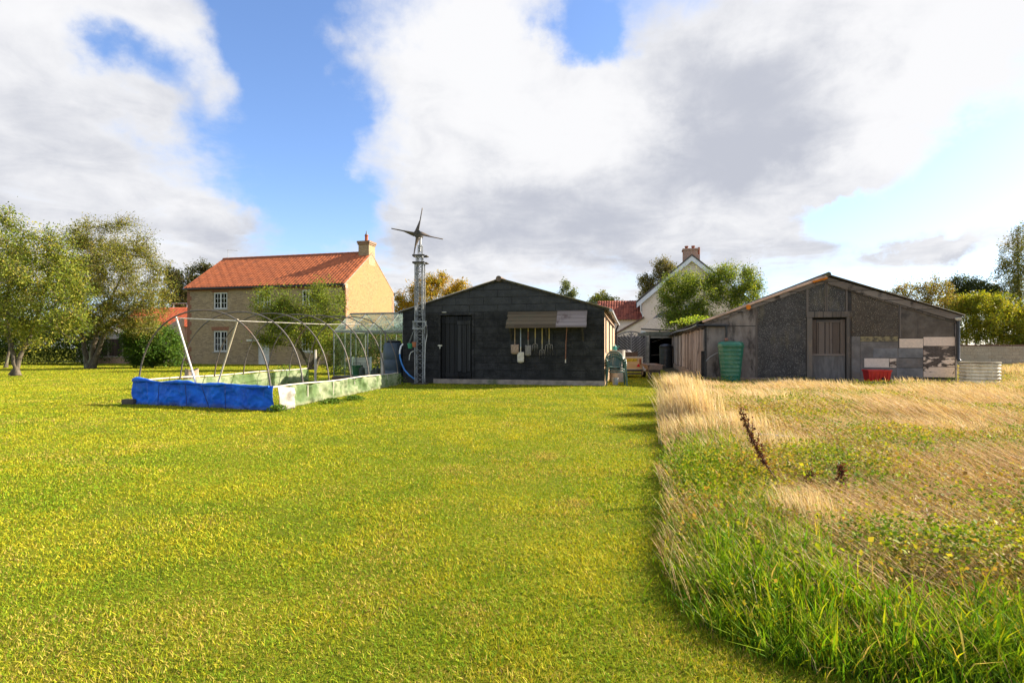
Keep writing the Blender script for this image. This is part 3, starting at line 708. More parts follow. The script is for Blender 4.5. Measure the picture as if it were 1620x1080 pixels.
BL, BZ = 6.52, 2.32
def build_barn():
    t = thing('black_barn', 'low black painted barn with tool rack and plank door on its gable end', 'barn', (BARN.o[0], BARN.o[1], 0), -TH)
    F = BARN; hf = gable_h(0, BZ, 3.26, 3.27, BL, BZ)
    dx0, dzt = F.loc(697, 498); dx1 = F.x(746.5)
    m = black_render_mat()
    wall_mb(MB(), 0, BL, hf, [(dx0, dx1, 0.0, dzt)], 0, .1, 'x', (3.26,)).build('front_wall', m, t)
    MB().box(F.x(686), BL + .015, -.03, 0, 0, .15).build('plinth', mat('concrete plinth', (.34, .28, .23), (.2, .17, .14), 5, .95, .6, c3=(.12, .13, .07)), t, bevel=.008)
    bm = brick_mat('pale orange brick', (.50, .30, .17), (.58, .38, .23), (.45, .36, .27), side=True, stain=(.5, .36, .24))
    wins = [(.55, 1.5, .95, 2.1), (3.1, 4.3, .95, 2.1), (6.2, 7.4, .95, 2.1)]
    wall_mb(MB(), .1, 9.7, lambda y: BZ, wins, BL - .2, .2, 'y').build('side_wall', bm, t)
    wall_mb(MB(), .1, 9.7, lambda y: BZ, [], 0, .2, 'y').build('rear_side_wall', m, t)
    wall_mb(MB(), .2, BL - .2, hf, [], 9.5, .2, 'x', (3.26,)).build('back_wall', m, t)
    mf = mat('grey window frame', (.2, .2, .2), (.13, .13, .13), 8, .6)
    for (a, b, z0, z1) in wins:
        f = MB(); x = BL - .06
        for q in (a, b - .05, (a + b) / 2 - .02): f.box(x - .05, x + .045, q, q + .05, z0, z1)
        for q in (z0, z1 - .05): f.box(x - .048, x + .043, a, b, q, q + .05)
        o = f.build('window', mf, t); MB().box(x - .012, x - .006, a, b, z0, z1).build('pane', M_PANE, o)
    rm = mat('weathered cement roof sheet', (.30, .28, .25), (.19, .17, .15), 2.5, .95, .4, c3=(.2, .19, .1))
    roof = MB()
    corrugated(roof, -.16, BZ + .0, 3.27, 3.33, -.09, 9.8); corrugated(roof, BL + .16, BZ + .0, 3.25, 3.33, -.09, 9.8)
    rf = roof.build('roof', rm, t, 60, solid=.014)
    MB().tube([(3.26, -.11, 3.315), (3.26, 9.8, 3.315)], .09, 10).build('ridge_cap', mat('ridge tile', (.17, .12, .09), (.09, .07, .06), 8, .9), rf, 60)
    vg = MB(); vg.prism([(-.14, BZ - .045), (3.26, 3.255), (3.26, 3.31), (-.14, BZ + .0)], -.035, -.003); vg.prism([(3.26, 3.255), (BL + .14, BZ - .045), (BL + .14, BZ), (3.26, 3.31)], -.035, -.003)
    vg.build('verge_board', mat('tarred verge', (.03, .028, .026), (.07, .06, .05), 9, .9), t)
    g = MB(); n = 10
    for j in range(n):
        for k in range(2): pass
    pts = [(BL + .2, -.05 + 9.7 * u, BZ - .04 - .05 * math.sin(u * 2.2)) for u in np.linspace(0, 1, 12)]
    g.tube(pts, .055, 10).build('gutter', mat('grey gutter', (.42, .42, .42), (.3, .3, .3), 4, .5), t, 60)
    MB().tube([(BL + .19, 9.3, BZ - .1), (BL + .08, 9.32, BZ - .35), (BL + .08, 9.35, .1)], .045, 10).build('downpipe', M_BLACKP, t, 60)
    # door
    pm = plank_mat('black tarred planks', (.006, .006, .0065), (.02, .02, .021), .145, 'x', 'z', .65, bump=.9)
    d = MB(); x = dx0 + .02; rng = random.Random(4)
    while x < dx1 - .03:
        w = min(.135 + rng.random() * .02, dx1 - .02 - x); d.box(x, x + w - .008, .035 + rng.random() * .006, .065, .06 + rng.random() * .02, dzt - .05); x += w
    door = d.build('door', pm, t, bevel=.003)
    for z in (.22, dzt - .28): MB().box(dx0 + .03, dx1 - .03, .008, .032, z, z + .12).build('ledge', pm, door, bevel=.004)
    MB().box(dx1 - .5, dx1 - .06, .004, .03, dzt - .32, dzt - .2).box(dx1 - .47, dx1 - .34, .01, .034, .4, dzt - .33).box(dx1 - .32, dx1 - .19, .01, .033, .36, dzt - .33).box(dx1 - .17, dx1 - .06, .01, .034, .4, dzt - .33).build('patch_board', plank_mat('worn black boards', (.014, .014, .0145), (.04, .04, .042), .13, 'x', 'z', .6), door, bevel=.003)
    MB().box(dx0 - .09, dx0 + .05, -.02, .02, 1.2, 1.245).box(dx0 - .03, dx0 + .0, -.026, .0, 1.12, 1.24).build('latch', mat('pale latch', (.6, .58, .5), (.45, .4, .3), 20, .5), door, bevel=.004)
    MB().box(dx0 - .08, dx0, -.018, .1, .03, dzt + .06).box(dx1, dx1 + .08, -.018, .1, .03, dzt + .06).box(dx0, dx1, -.016, .1, dzt - .02, dzt + .055).build('door_frame', m, t, bevel=.006)
    # rough lumps of old mortar and a vent above the door
    q = F.loc(702, 494)
    MB().box(q[0] - .06, q[0] + .1, -.03, -.001, q[1] - .02, q[1] + .02).build('stone_chip', mat('pale stone', (.4, .38, .33), (.25, .24, .2), 9, .9), t, bevel=.01)
build_barn()

M_BROWNPLANK = plank_mat('weathered brown boards', (.065, .047, .028), (.14, .107, .07), .115, 'z', 'x', .9, c3=(.1, .095, .06), bump=.8)
M_GREYPLANK = plank_mat('weathered grey boards', (.17, .135, .12), (.28, .235, .22), .115, 'z', 'x', .9, c3=(.15, .11, .1), bump=.9, seed=.05)
def build_rack():
    F = BARN; yf = -.40
    xl, xr, xm = F.x(803, -.2), F.x(928, -.2), F.x(881, -.2)
    zt = F.loc(865, 493.5)[1]; zb = F.loc(865, 518.5, yf)[1]
    t = thing('tool_rack', 'boarded lean to hood on the black gable wall with garden tools hung below', 'tool rack', F.world(0, 0), -TH)
    rng = random.Random(2)
    for nm, a, b, m, hi in (('hood_panel', xl, xm, M_BROWNPLANK, 0), ('hood_panel', xm + .012, xr, M_GREYPLANK, .015)):
        mb = MB(); n = 4
        for j in range(n):
            u0, u1 = j / n, (j + 1) / n + .05; off = .012 * (n - j)
            y0, z0 = -.01 + (yf + .01) * u0, zt + (zb - zt) * u0; y1, z1 = -.01 + (yf + .01) * u1, zt + (zb - zt) * u1
            e0, e1 = a - rng.random() * .03, b + rng.random() * .01; lift = .02 * j / n + hi
            vs = [(e0, y0, z0 + lift), (e1, y0, z0 + lift), (e1, y1, z1 + lift + .008), (e0, y1, z1 + lift + .008)]
            mb.add([(x, y, z) for x, y, z in vs] + [(x, y + .004, z + .022) for x, y, z in vs], [(0, 1, 2, 3), (7, 6, 5, 4), (0, 4, 5, 1), (1, 5, 6, 2), (2, 6, 7, 3), (3, 7, 4, 0)])
        mb.build(nm, m, t, label='browner left half of the hood' if hi == 0 else 'greyer split right half of the hood')
    wd = mat('dark bracket wood', (.03, .028, .025), (.06, .05, .04), 10, .9)
    for x in (xl + .1, (xl + xr) / 2, xr - .12):
        MB().bar((x, -.02, zb - .35), (x, -.33, zb + .03), .05, .06).box(x - .03, x + .03, -.04, 0, zb - .4, zt - .02).build('bracket', wd, t)
    MB().box(xl + .02, F.x(875), -.03, -.002, zb - .62, zb + .1).build('back_board', mat('dark grey backing sheet', (.025, .026, .025), (.045, .046, .043), 5, .85), t)
    MB().box(xl + .03, xr - .03, -.12, -.05, zb - .02, zb + .02).build('hanging_rail', wd, t)
    steel = lambda n, a, b: mat(n, a, b, 18, .65, .2, metal=.15)
    rust = steel('rusty spade steel', (.42, .30, .22), (.26, .17, .11)); pale = steel('pale worn steel', (.62, .56, .46), (.5, .44, .34)); grey = steel('grey steel', (.27, .24, .21), (.16, .14, .12)); fork = steel('fork steel', (.32, .28, .23), (.2, .17, .13))
    ash = mat('ash handle', (.40, .28, .14), (.28, .19, .09), 16, .6, stretch=(1, 1, .1)); yell = mat('yellow wood handle', (.5, .38, .16), (.38, .27, .1), 16, .6, stretch=(1, 1, .1)); gr = mat('grey metal shaft', (.38, .42, .46), (.28, .3, .33), 12, .5)
    red = mat('red brown handle', (.18, .07, .04), (.28, .14, .08), 12, .6)
    ztop = zb + .06; Y = -.11
    def spade(px, x0, x1, y0, y1, sm, bm, label, collar=None):
        a, zt_ = F.loc(x0, y0, Y); b, zb_ = F.loc(x1, y1, Y); c = F.x(px, Y)
        o = thing('spade', label, 'spade', F.world(c, Y, 0), -TH, 'tools hanging under the rack')
        w = (b - a) / 2; pts = []
        def sh(u, v):
            x = (u * 2 - 1) * w * (1 - .06 * v); z = zt_ + (zb_ - zt_) * v - (.03 * (1 - (u * 2 - 1) ** 2) if v > .9 else 0) * 1.0
            return (x, -.012 * (1 - (u * 2 - 1) ** 2) - .01 * v, z)
        MB().grid(8, 6, sh).build('blade', bm, o, 40, solid=.006)
        MB().tube([(0, 0, zt_ - .1), (0, 0, zt_ + .16)], [.014, .02], 8).build('socket', bm, o, 60)
        sft = MB().tube([(0, 0, zt_ + .1), (0, .0, ztop)], .0185, 8).build('shaft', sm, o, 60)
        if collar: MB().tube([(0, -.001, zt_ + .16), (0, -.001, zt_ + .42)], .0195, 8).build('collar', collar, o, 60)
        MB().bar((-.06, 0, ztop), (.06, 0, ztop), .03).build('grip', sm, o)
    spade(814.5, 808, 820.7, 544.8, 558.8, ash, rust, 'square rusty spade, leftmost tool under the hood')
    spade(823.7, 817.8, 828.8, 556.7, 572.3, gr, pale, 'pale bladed spade on a long grey shaft, hanging lowest')
    spade(835.6, 830.8, 840.8, 545.8, 561.6, yell, grey, 'grey bladed spade with red brown collar beside the forks', red)
    def dig(px, x0, x1, y0, y1, sm, bm, nt, label):
        a, zt_ = F.loc(x0, y0, Y); b, zb_ = F.loc(x1, y1, Y); c = F.x(px, Y)
        o = thing('garden_fork', label, 'garden fork', F.world(c, Y, 0), -TH, 'tools hanging under the rack'); w = (b - a) / 2
        for j in range(nt):
            x = -w + 2 * w * j / (nt - 1)
            MB().tube([(x * .9, 0, zt_), (x, -.03, zt_ - .06), (x, -.02, zb_)], [.008, .0085, .004], 6).build('tine', bm, o, 60)
        MB().tube([(-w * .92, 0, zt_), (0, .0, zt_ + .03), (w * .92, 0, zt_)], .010, 6).tube([(0, 0, zt_ + .02), (0, 0, zt_ + .2)], [.016, .02], 8).build('head', bm, o, 60)
        MB().tube([(0, 0, zt_ + .16), (0, 0, ztop)], .0185, 8).build('shaft', sm, o, 60)
        MB().bar((-.06, 0, ztop), (.06, 0, ztop), .03).build('grip', sm, o)
    dig(846.8, 842.8, 851, 545, 557.8, yell, fork, 4, 'short wide tined garden fork next to the grey spade')
    dig(857.7, 853.4, 861.6, 553.9, 566.2, yell, fork, 4, 'garden fork hanging lowest of the forks')
    dig(868.7, 863, 874.5, 545.8, 561.6, yell, fork, 4, 'broadest garden fork, nearest the wooden pole')
    p0 = F.loc(897, 515, Y); p1 = F.loc(894.6, 573.5, Y)
    o = thing('wooden_pole', 'thin brown pole hanging alone under the grey half of the hood', 'pole', F.world(p1[0], Y, 0), -TH, 'tools hanging under the rack')
    MB().tube([(p0[0] - p1[0], 0, p0[1]), (.01, 0, (p0[1] + p1[1]) / 2), (0, 0, p1[1])], .016, 8).build('shaft', red, o, 60)
    MB().tube([(0, 0, p1[1] - .005), (0.002, 0, p1[1] + .1)], .019, 8).build('tip', pale, o, 60)
build_rack()

# ------------------------------------------------------------------ wind turbine on its lattice mast
def lattice(w, z0, z1, step, leg, lace, phase=0.0, cx=0.0, cy=0.0):
    mb = MB(); h = w / 2; C = [(cx - h, cy - h), (cx + h, cy - h), (cx + h, cy + h), (cx - h, cy + h)]
    for x, y in C: mb.box(x - leg / 2, x + leg / 2, y - leg / 2, y + leg / 2, z0, z1)
    n = max(1, round((z1 - z0) / step)); s = (z1 - z0) / n
    for i in range(n):
        for k in range(4):
            a, b = C[k], C[(k + 1) % 4]
            if (i + k) % 2: a, b = b, a
            mb.bar((a[0], a[1], z0 + i * s), (b[0], b[1], z0 + (i + 1) * s), lace)
    for i in range(0, n + 1, 4):
        for k in range(4): mb.bar((*C[k], z0 + i * s), (*C[(k + 1) % 4], z0 + i * s), lace * 1.3)
    for k in range(4): mb.bar((*C[k], z1 - .02), (*C[(k + 1) % 4], z1 - .02), leg)
    return mb
def build_turbine():
    u, _ = BARN.loc(664.3, 550, -.36); X, Y, _z = BARN.world(u, -.36)
    k = FL / Y; Z = lambda py: H - (py - HY) / k
    t = thing('wind_turbine', 'small four bladed wind turbine on a telescopic galvanised lattice mast', 'wind turbine', (X, Y, 0), -R(4))
    m = M_STEEL
    lattice(.255, .02, Z(416), .19, .03, .0095).build('mast_section', m, t)
    lattice(.18, 2.2, Z(405), .17, .022, .008, 0, -.01).build('mast_section', m, t)
    lattice(.12, 2.6, Z(388), .12, .018, .009, 0, .012).build('mast_section', m, t)
    MB().box(-.24, .24, -.22, .22, .0, .03).build('base_plate', M_DARKST, t, bevel=.004)
    # clamp collar with its two side arms at the head of the outer section
    c = MB()
    for z in (Z(416), Z(405)):
        c.box(-.19, .19, -.185, -.165, z - .025, z + .025).box(-.19, .19, .165, .185, z - .025, z + .025).box(-.21, -.17, -.165, .165, z - .02, z + .02).box(.17, .26, -.165, .165, z - .02, z + .0)
    c.build('collar', M_DARKST, t)
    w = MB()
    for z in (Z(520), Z(509)): w.box(-.2, .2, -.19, -.17, z - .02, z + .02)
    w.box(-.19, -.155, -.17, .0, Z(519), Z(510)); w.tube([(.17, -.2, Z(520)), (.24, -.22, Z(515)), (.25, -.22, Z(508))], .02, 8)
    w.build('winch_bracket', m, t)
    MB().tube([(.2, -.2, Z(509)), (.27, -.2, Z(516)), (.275, -.2, Z(530)), (.22, -.2, Z(545)), (.19, -.18, Z(598))], .012, 6).build('cable', mat('white cable', (.6, .6, .58), (.5, .5, .48), 9, .6), t, 60)
    MB().tube([(-.15, -.18, Z(555)), (-.24, -.18, Z(557)), (-.29, -.18, Z(562)), (-.3, -.18, Z(569))], .014, 8).build('conduit', mat('pale hose end', (.55, .55, .5), (.4, .4, .37), 9, .6), t, 60)
    # head
    hz = Z(371); hx = (661.7 - 664.3) / k
    MB().tube([(0, 0, Z(388) - .2), (0, .1, hz - .08)], .035, 10).build('head_pole', m, t, 60)
    MB().tube([(hx, -.06, hz), (hx, .06, hz), (hx, .30, hz), (hx, .42, hz)], [.085, .105, .09, .03], 18).build('nacelle', M_DARKST, t, 50)
    hub = MB().tube([(hx, -.13, hz), (hx, -.12, hz), (hx, -.06, hz)], [.09, .125, .125], 20)
    for j in range(8): a = j * .785; hub.box(hx + .09 * math.cos(a) - .012, hx + .09 * math.cos(a) + .012, -.142, -.125, hz + .09 * math.sin(a) - .012, hz + .09 * math.sin(a) + .012)
    hub.box(hx - .02, hx + .02, -.15, -.12, hz - .02, hz + .02)
    hub.build('hub', M_DARKST, t, 40)
    bmt = mat('weathered blade', (.075, .06, .05), (.13, .10, .075), 9, .6)
    for j, (dx, dz, L) in enumerate(((7.7, 40.4, .83), (41, -9, .84), (-41.7, 9, .86), (-6.1, -35, .74))):
        n = math.hypot(dx, dz); d = Vector((dx / n, 0, dz / n)); s = Vector((d.z, 0, -d.x))       # trailing side
        def sh(u, v):
            r = .1 + (L - .1) * u; wlead = .03 * (1 - .55 * u); wtr = .018 + .10 * max(0, 1 - u * 1.9) ** 1.1 * (1 if u > .06 else .7) * -1
            a = wlead if v > .5 else 0
            e = [wlead, 0, -(.016 * (1 - .4 * u) + .085 * max(0, 1 - u * 2.1))][int(round(v * 2))]
            p = Vector((hx, -.1, hz)) + d * r - s * e * -1.0 + Vector((0, (.05 * (1 - u) * (v - .5)) - .012 * (1 if abs(v - .5) < .1 else 0), 0))
            return tuple(p)
        MB().grid(18, 2, sh).build('blade', bmt, t, 50, solid=.012)
build_turbine()

def pot(name, label, px, py0, py1, wpx, y, m, hang, rim=True):
    x, z1 = BARN.loc(px, py0, y); z0 = BARN.loc(px, py1, y)[1]; W = BARN.world(x, y); r = wpx / 2 / FL * W[1]
    t = thing(name, label, 'plant pot', (W[0], W[1], z0), 0, 'pots hung by the mast'); h = z1 - z0
    MB().lathe([(0.001, 0), (r * .72, 0), (r, h), (r * 1.06, h), (r * 1.06, h - .03), (r * .9, h - .02), (r * .66, .02), (.001, .02)], 18, caps=False).build('bowl', m, t, 50)
    if hang:
        mb = MB()
        for a in (0.4, 2.5, 4.6): mb.tube([(r * math.cos(a), r * math.sin(a), h), (hang[0], 0, hang[1])], .005, 5)
        mb.build('hanger', mat('hanger wire', (.3, .32, .3), (.2, .2, .2), 9, .5), t)
    MB().lathe([(.001, h - .03), (r * .95, h - .035)], 14, caps=False).build('soil', M_SOIL, t)
pot('hanging_pot', 'small green plastic pot hanging from the mast', 649, 543, 551, 9, -.5, mat('green pot', (.05, .3, .16), (.04, .22, .12), 8, .5), (.14, .65))
pot('terracotta_pot', 'terracotta pot wedged against the lattice mast', 655.3, 541, 549, 7, -.62, mat('terracotta', (.42, .15, .07), (.3, .1, .05), 9, .8), None)

# water tank and blue hose in the corner beside the greenhouse
def build_tank():
    X, Y = -3.98, 18.05; m = mat('blue black tank plastic', (.035, .055, .075), (.055, .08, .105), 2, .45, spec=.5)
    t = thing('water_tank', 'slate blue round water tank between greenhouse and barn', 'water tank', (X, Y, 0)); prof = [(.30, 0), (.32, .03)]
    for j in range(3):
        z = .05 + j * .36; prof += [(.33, z), (.345, z + .05), (.345, z + .27), (.33, z + .33)]
    prof += [(.33, 1.2), (.3, 1.3), (.2, 1.34)]
    MB().lathe(prof, 28).build('tank_body', m, t, 40); MB().lathe([(.24, 1.335), (.25, 1.35), (.25, 1.385), (.23, 1.395)], 24).build('lid', M_BLACKP, t, 40)
    h = thing('hose', 'blue water hose curving down beside the mast with white upper end', 'hose', (0, 0, 0))
    P = [wp(x, y, d) for x, y, d in ((637.5, 544, 17.55), (634.3, 548, 17.5), (632.6, 554, 17.45), (632.4, 560, 17.4))]
    Q = [wp(x, y, d) for x, y, d in ((632.4, 560, 17.4), (633, 566, 17.35), (635.5, 575, 17.3), (640, 585, 17.2), (647, 593, 17.1), (657, 600.5, 17.05))]
    MB().tube(P, .028, 8).build('hose_end', M_WHITE, h, 60); MB().tube(Q, .026, 8).build('hose_pipe', mat('blue hose', (.05, .22, .55), (.04, .17, .45), 5, .4), h, 60)
build_tank()
# ------------------------------------------------------------------ the patched grey shed on the right
def pebble_mat(name, base, base2, fleck, dens=.5, tint=(.2, .17, .1)):
    m, t, b, _ = newmat(name); ob = t.obj()
    n = t.noise(ob, 2.2, 8, .7); col = t.mix(t.ramp(n, .35, .68), base, base2)
    v = t.node('ShaderNodeTexVoronoi', feature='F1'); t.put(v.inputs['Vector'], ob); v.inputs['Scale'].default_value = 36; v.inputs['Randomness'].default_value = 1
    big = t.noise(t.mapping(ob, loc=(5, 2, 1)), 1.0, 6, .6)
    wn = t.xyz(v.outputs['Color'])[0]
    spot = t.math('MULTIPLY', t.ramp(v.outputs['Distance'], .38, .2), t.ramp(t.math('ADD', wn, t.math('MULTIPLY', big, 1.2)), 1.38 - dens * .4, 1.46 - dens * .4))
    col = t.mix(t.math('MULTIPLY', t.ramp(t.noise(t.mapping(ob, (1, 1, .3), (8, 1, 1)), 1.6, 7, .7), .5, .7), .6), col, tint)
    col = t.mix(spot, col, fleck)
    f = t.noise(ob, 45, 5, .7)
    col = t.mix(t.math('MULTIPLY', t.ramp(f, .5, .75), .5), col, (.2, .19, .17))
    t.put(b.inputs['Base Color'], col); b.inputs['Roughness'].default_value = .95; b.inputs['Specular IOR Level'].default_value = .15
    t.put(b.inputs['Normal'], t.bump(t.math('ADD', spot, f), .7, .015)); return m
def peel_mat(name, paint, under, cover=.5, scale=2.2, seed=0.0):
    m, t, b, _ = newmat(name); ob = t.mapping(t.obj(), (1, 1, 1.9), (seed, seed * 2, seed))
    n = t.noise(ob, scale, 9, .62, .4); f = t.noise(ob, 22, 5, .6)
    p = t.ramp(n, cover - .02, cover + .02)
    col = t.mix(p, t.mix(t.ramp(f, .3, .7), paint, tuple(x * .8 for x in paint)), t.mix(t.ramp(f, .3, .7), under, tuple(x * .5 for x in under)))
    t.put(b.inputs['Base Color'], col); b.inputs['Roughness'].default_value = .8; b.inputs['Specular IOR Level'].default_value = .2
    t.put(b.inputs['Normal'], t.bump(t.math('ADD', t.math('MULTIPLY', p, -1.0), t.math('MULTIPLY', f, .3)), .5, .006)); return m

SW, SXP, SZP, SZL, SZR, SLN = 7.10, 3.63, 3.33, 1.97, 2.07, 16.8
def build_shed():
    F = SHED; hf = gable_h(0, SZL, SXP, SZP, SW, SZR)
    t = thing('patched_shed', 'long low shed patched with grey boards and pebbled panels, plank sided', 'shed', (F.o[0], F.o[1], 0), -TH)
    base = mat('dark cement board', (.035, .032, .03), (.065, .06, .055), 3, .95, .4)
    dx0, dzt = F.loc(1284, 503); dx1 = F.x(1339.5)
    wall_mb(MB(), 0, SW, hf, [(dx0, dx1, 0, dzt)], 0, .12, 'x', (SXP,)).build('front_wall', base, t)
    wall_mb(MB(), .12, SLN, lambda y: SZL, [], .03, .1, 'y').build('side_wall', M_DARK, t)
    wall_mb(MB(), .12, SLN, lambda y: SZR, [], SW - .12, .12, 'y').build('rear_side_wall', base, t)
    wall_mb(MB(), .2, SW - .2, hf, [], SLN - .12, .12, 'x', (SXP,)).build('back_wall', base, t)
    smooth = mat('smooth grey asbestos board', (.155, .128, .108), (.25, .212, .18), 2.2, .9, .25, stretch=(2, 2, .8), c3=(.055, .045, .038), s3=1.6, amt3=(.48, .68))
    smooth2 = mat('slate grey board', (.115, .102, .092), (.195, .176, .16), 2.5, .9, .2, c3=(.19, .145, .115), s3=2.0)
    peb = pebble_mat('pebbledash with pale flecks', (.045, .042, .039), (.085, .078, .072), (.34, .315, .28), .7)
    peb2 = pebble_mat('brown pebbledash', (.065, .052, .04), (.105, .085, .065), (.38, .32, .23), .42, (.09, .07, .05))
    brn = mat('brown fibre board', (.09, .073, .058), (.14, .117, .094), 3, .95, .5, c3=(.055, .046, .04))
    lich = mat('yellow lichened board', (.26, .21, .11), (.1, .085, .06), 9, .95, .5, lo=.42, hi=.6)
    pale = (.74, .58, .45); under = (.16, .125, .10)
    def panel(a, b, ya, yb, m, pr=.012, label=None):
        xa, xb = F.x(a), F.x(b); zb = max(.0, F.loc((a + b) / 2, yb)[1])
        if ya is None:
            pl = [(xa, zb), (xb, zb), (xb, hf(xb) - .03), (xa, hf(xa) - .03)]
            if xa < SXP < xb: pl.insert(3, (SXP, hf(SXP) - .03))
        else:
            za = F.loc((a + b) / 2, ya)[1]; za0, za1 = min(za, hf(xa) - .03), min(za, hf(xb) - .03); pl = [(xa, zb), (xb, zb), (xb, za1), (xa, za0)]
        return MB().prism(pl, -pr, -.001).build('cladding_panel', m, t, label=label)
    panel(1118, 1153, None, 516, smooth); panel(1153.5, 1196, None, 515, smooth, .010); panel(1118, 1150, 516.8, 597, smooth, .011); panel(1150.6, 1196, 516.3, 597, smooth)
    panel(1198, 1275, None, 597, peb, .014, 'dark panel flecked with pale pebbles')
    panel(1279, 1305, None, 492, peb); panel(1309, 1337, None, 492, peb); panel(1347, 1421, None, 531.5, peb2, .012, 'brown pebbled panel right of the door')
    panel(1361, 1420.5, 532, 540, lich, .014, 'yellow lichen stained strip'); panel(1347, 1360.5, 532, 606, smooth2, .010); panel(1361, 1421, 540.6, 606, smooth2, .009)
    panel(1425, 1509, None, 534.5, brn, .010); panel(1452, 1508, 506, 533, brn, .018)
    panel(1422.5, 1459.7, 535.5, 550.2, peel_mat('peeling cream paint', pale, under, .63, 2.0, 1.0), .02, 'cream board with a few bare patches'); panel(1460.6, 1510, 533, 547, peel_mat('cream paint', (.74, .58, .46), under, .7, 2, 2.0), .022)
    pm = peel_mat('flaking cream paint', pale, (.13, .10, .08), .52, 2.4, 3.2)
    panel(1460.6, 1510, 547.6, 564, peel_mat('mostly bare board', (.42, .32, .25), (.12, .095, .08), .46, 2.2, 5.0), .018); panel(1460.6, 1510, 564.7, 579.8, pm, .021); panel(1460.6, 1510, 580.5, 596.5, peel_mat('flaked cream paint', pale, (.13, .1, .08), .55, 2.2, 7.7), .019)
    panel(1367, 1406, 566.7, 581, peel_mat('cream paint piece', (.7, .57, .47), under, .68, 2, 4.0), .02); panel(1407, 1417.5, 566.9, 581, pm, .022)
    bl = mat('blue grey board', (.13, .125, .122), (.21, .203, .198), 3, .85, .3, c3=(.2, .19, .18), amt3=(.6, .75))
    panel(1381, 1419.3, 551, 565.8, bl, .02); panel(1421, 1459.7, 551, 565.8, bl, .018); panel(1418.3, 1459.7, 566.6, 581, smooth2, .017); panel(1367, 1417.6, 581.8, 597, smooth2, .016); panel(1418.4, 1459.7, 581.8, 597, bl, .015)
    # battens, fascia, verge
    wood = plank_mat('grey weathered timber', (.13, .105, .085), (.24, .20, .165), .3, 'z', 'x', .9, c3=(.05, .042, .035)); woodv = plank_mat('grey weathered batten', (.07, .06, .05), (.15, .125, .105), .2, 'x', 'z', .9)
    for xx in ():
        pass
    for px, yb in ((1277, 494), (1307, 492), (1339.5, 492), (1423, 534), (1197, 597)):
        x = F.x(px); zb = F.loc(px, yb)[1]; MB().box(x - .032, x + .032, -.03, -.002, zb, hf(x) - .06).build('batten', woodv, t, bevel=.004)
    fs = MB(); fs.prism([(SXP, SZP - .19), (SW + .1, SZR - .16), (SW + .1, SZR + .03), (SXP, SZP + .005)], -.06, -.033)
    fs.build('fascia_board', wood, t); MB().prism([(SXP + .05, SZP - .235), (SW + .02, SZR - .205), (SW + .02, SZR - .165), (SXP + .05, SZP - .195)], -.045, -.032).build('trim_strip', woodv, t)
    MB().prism([(.0, SZL - .10), (SXP, SZP - .13), (SXP, SZP + .0), (.0, SZL + .0)], -.05, -.02).build('fascia_board', wood, t)
    tc = mat('pinkish cement verge', (.66, .44, .31), (.48, .31, .22), 5, .9, .4, c3=(.3, .22, .16), s3=3)
    MB().prism([(-.06, SZL - .01), (SXP - .0, SZP + .005), (SXP, SZP + .085), (-.06, SZL + .065)], -.1, -.012).build('verge', tc, t, bevel=.015)
    org = mat('orange lichen', (.75, .22, .015), (.55, .16, .02), 14, .95, .6)
    lic = MB(); rng = random.Random(8)
    def lump(px, py, rx, rz):
        x, z = F.loc(px, py, -.1); n = 14; pts = [(x + rx * math.cos(a) * rng.uniform(.75, 1.1), z + rz * math.sin(a) * rng.uniform(.75, 1.1)) for a in np.linspace(0, 6.283, n, endpoint=False)]
        lic.prism(pts, -.125, -.096)
    lump(1184, 485.5, .09, .085)
    for q in range(9): lump(1288 + q * 2.3, 445.5 - q * .62 + rng.uniform(-.4, .4), .055, .03)
    lic.build('lichen_patch', org, t, bevel=.012)
    # roof
    rm = mat('mossy dark roof sheet', (.10, .085, .07), (.05, .045, .04), 2.2, .95, .5, c3=(.09, .095, .04), s3=2.5)
    rf = MB(); corrugated(rf, -.2, SZL + .0, SXP, SZP + .08, -.03, SLN + .1, .15, .02, .05); corrugated(rf, SW + .18, SZR + .03, SXP, SZP + .08, -.12, SLN + .1, .15, .02)
    ro = rf.build('roof', rm, t, 60, solid=.016)
    MB().tube([(SXP, -.13, SZP + .09), (SXP, SLN, SZP + .09)], .075, 8).build('ridge_cap', rm, ro, 60)
    # left plank side
    pl = MB(); rng = random.Random(5); y = .0
    lp = plank_mat('grey brown side planks', (.15, .12, .095), (.42, .36, .31), .31, 'y', 'z', .9, c3=(.1, .075, .06), wide=.02, bump=.6)
    while y < SLN - .05:
        w = rng.choice((.2, .3, .38, .45)); pr = rng.uniform(.0, .018); g = rng.choice((.006, .008, .012, .03))
        pl.box(-.025 - pr, .022, y, min(y + w, SLN), .29 + rng.uniform(-.02, .02), SZL - rng.uniform(.17, .24)); y += w + g
    pl.build('side_planks', lp, t, bevel=.003)
    MB().box(-.02, .025, .0, SLN, SZL - .165, SZL - .04).build('wall_plate', plank_mat('dark plate', (.06, .05, .042), (.13, .11, .09), .9, 'y', 'y', .9), t)
    MB().box(-.07, .026, .0, SLN, 0, .27).build('side_plinth', mat('stained concrete', (.30, .23, .17), (.17, .14, .10), 3, .95, .4, c3=(.12, .12, .07)), t, bevel=.01)
    MB().box(.0, F.x(1275), -.05, -.001, 0, .2).box(F.x(1346), SW, -.05, -.001, 0, .2).build('front_plinth', mat('pinkish plinth', (.3, .22, .16), (.2, .15, .12), 5, .95, .4), t, bevel=.01)
    # gutters and pipes
    g = MB(); g.tube([(-.21, -.06 + u * (SLN + .1), SZL - .09 - .03 * math.sin(u * 9)) for u in np.linspace(0, 1, 14)], .05, 8)
    g.build('gutter', M_BLACKP, t, 60)
    MB().tube([(-.2, -.09, SZL - .09), (F.x(1152), -.1, SZL - .11)], .042, 8).build('gutter_return', M_BLACKP, t, 60)
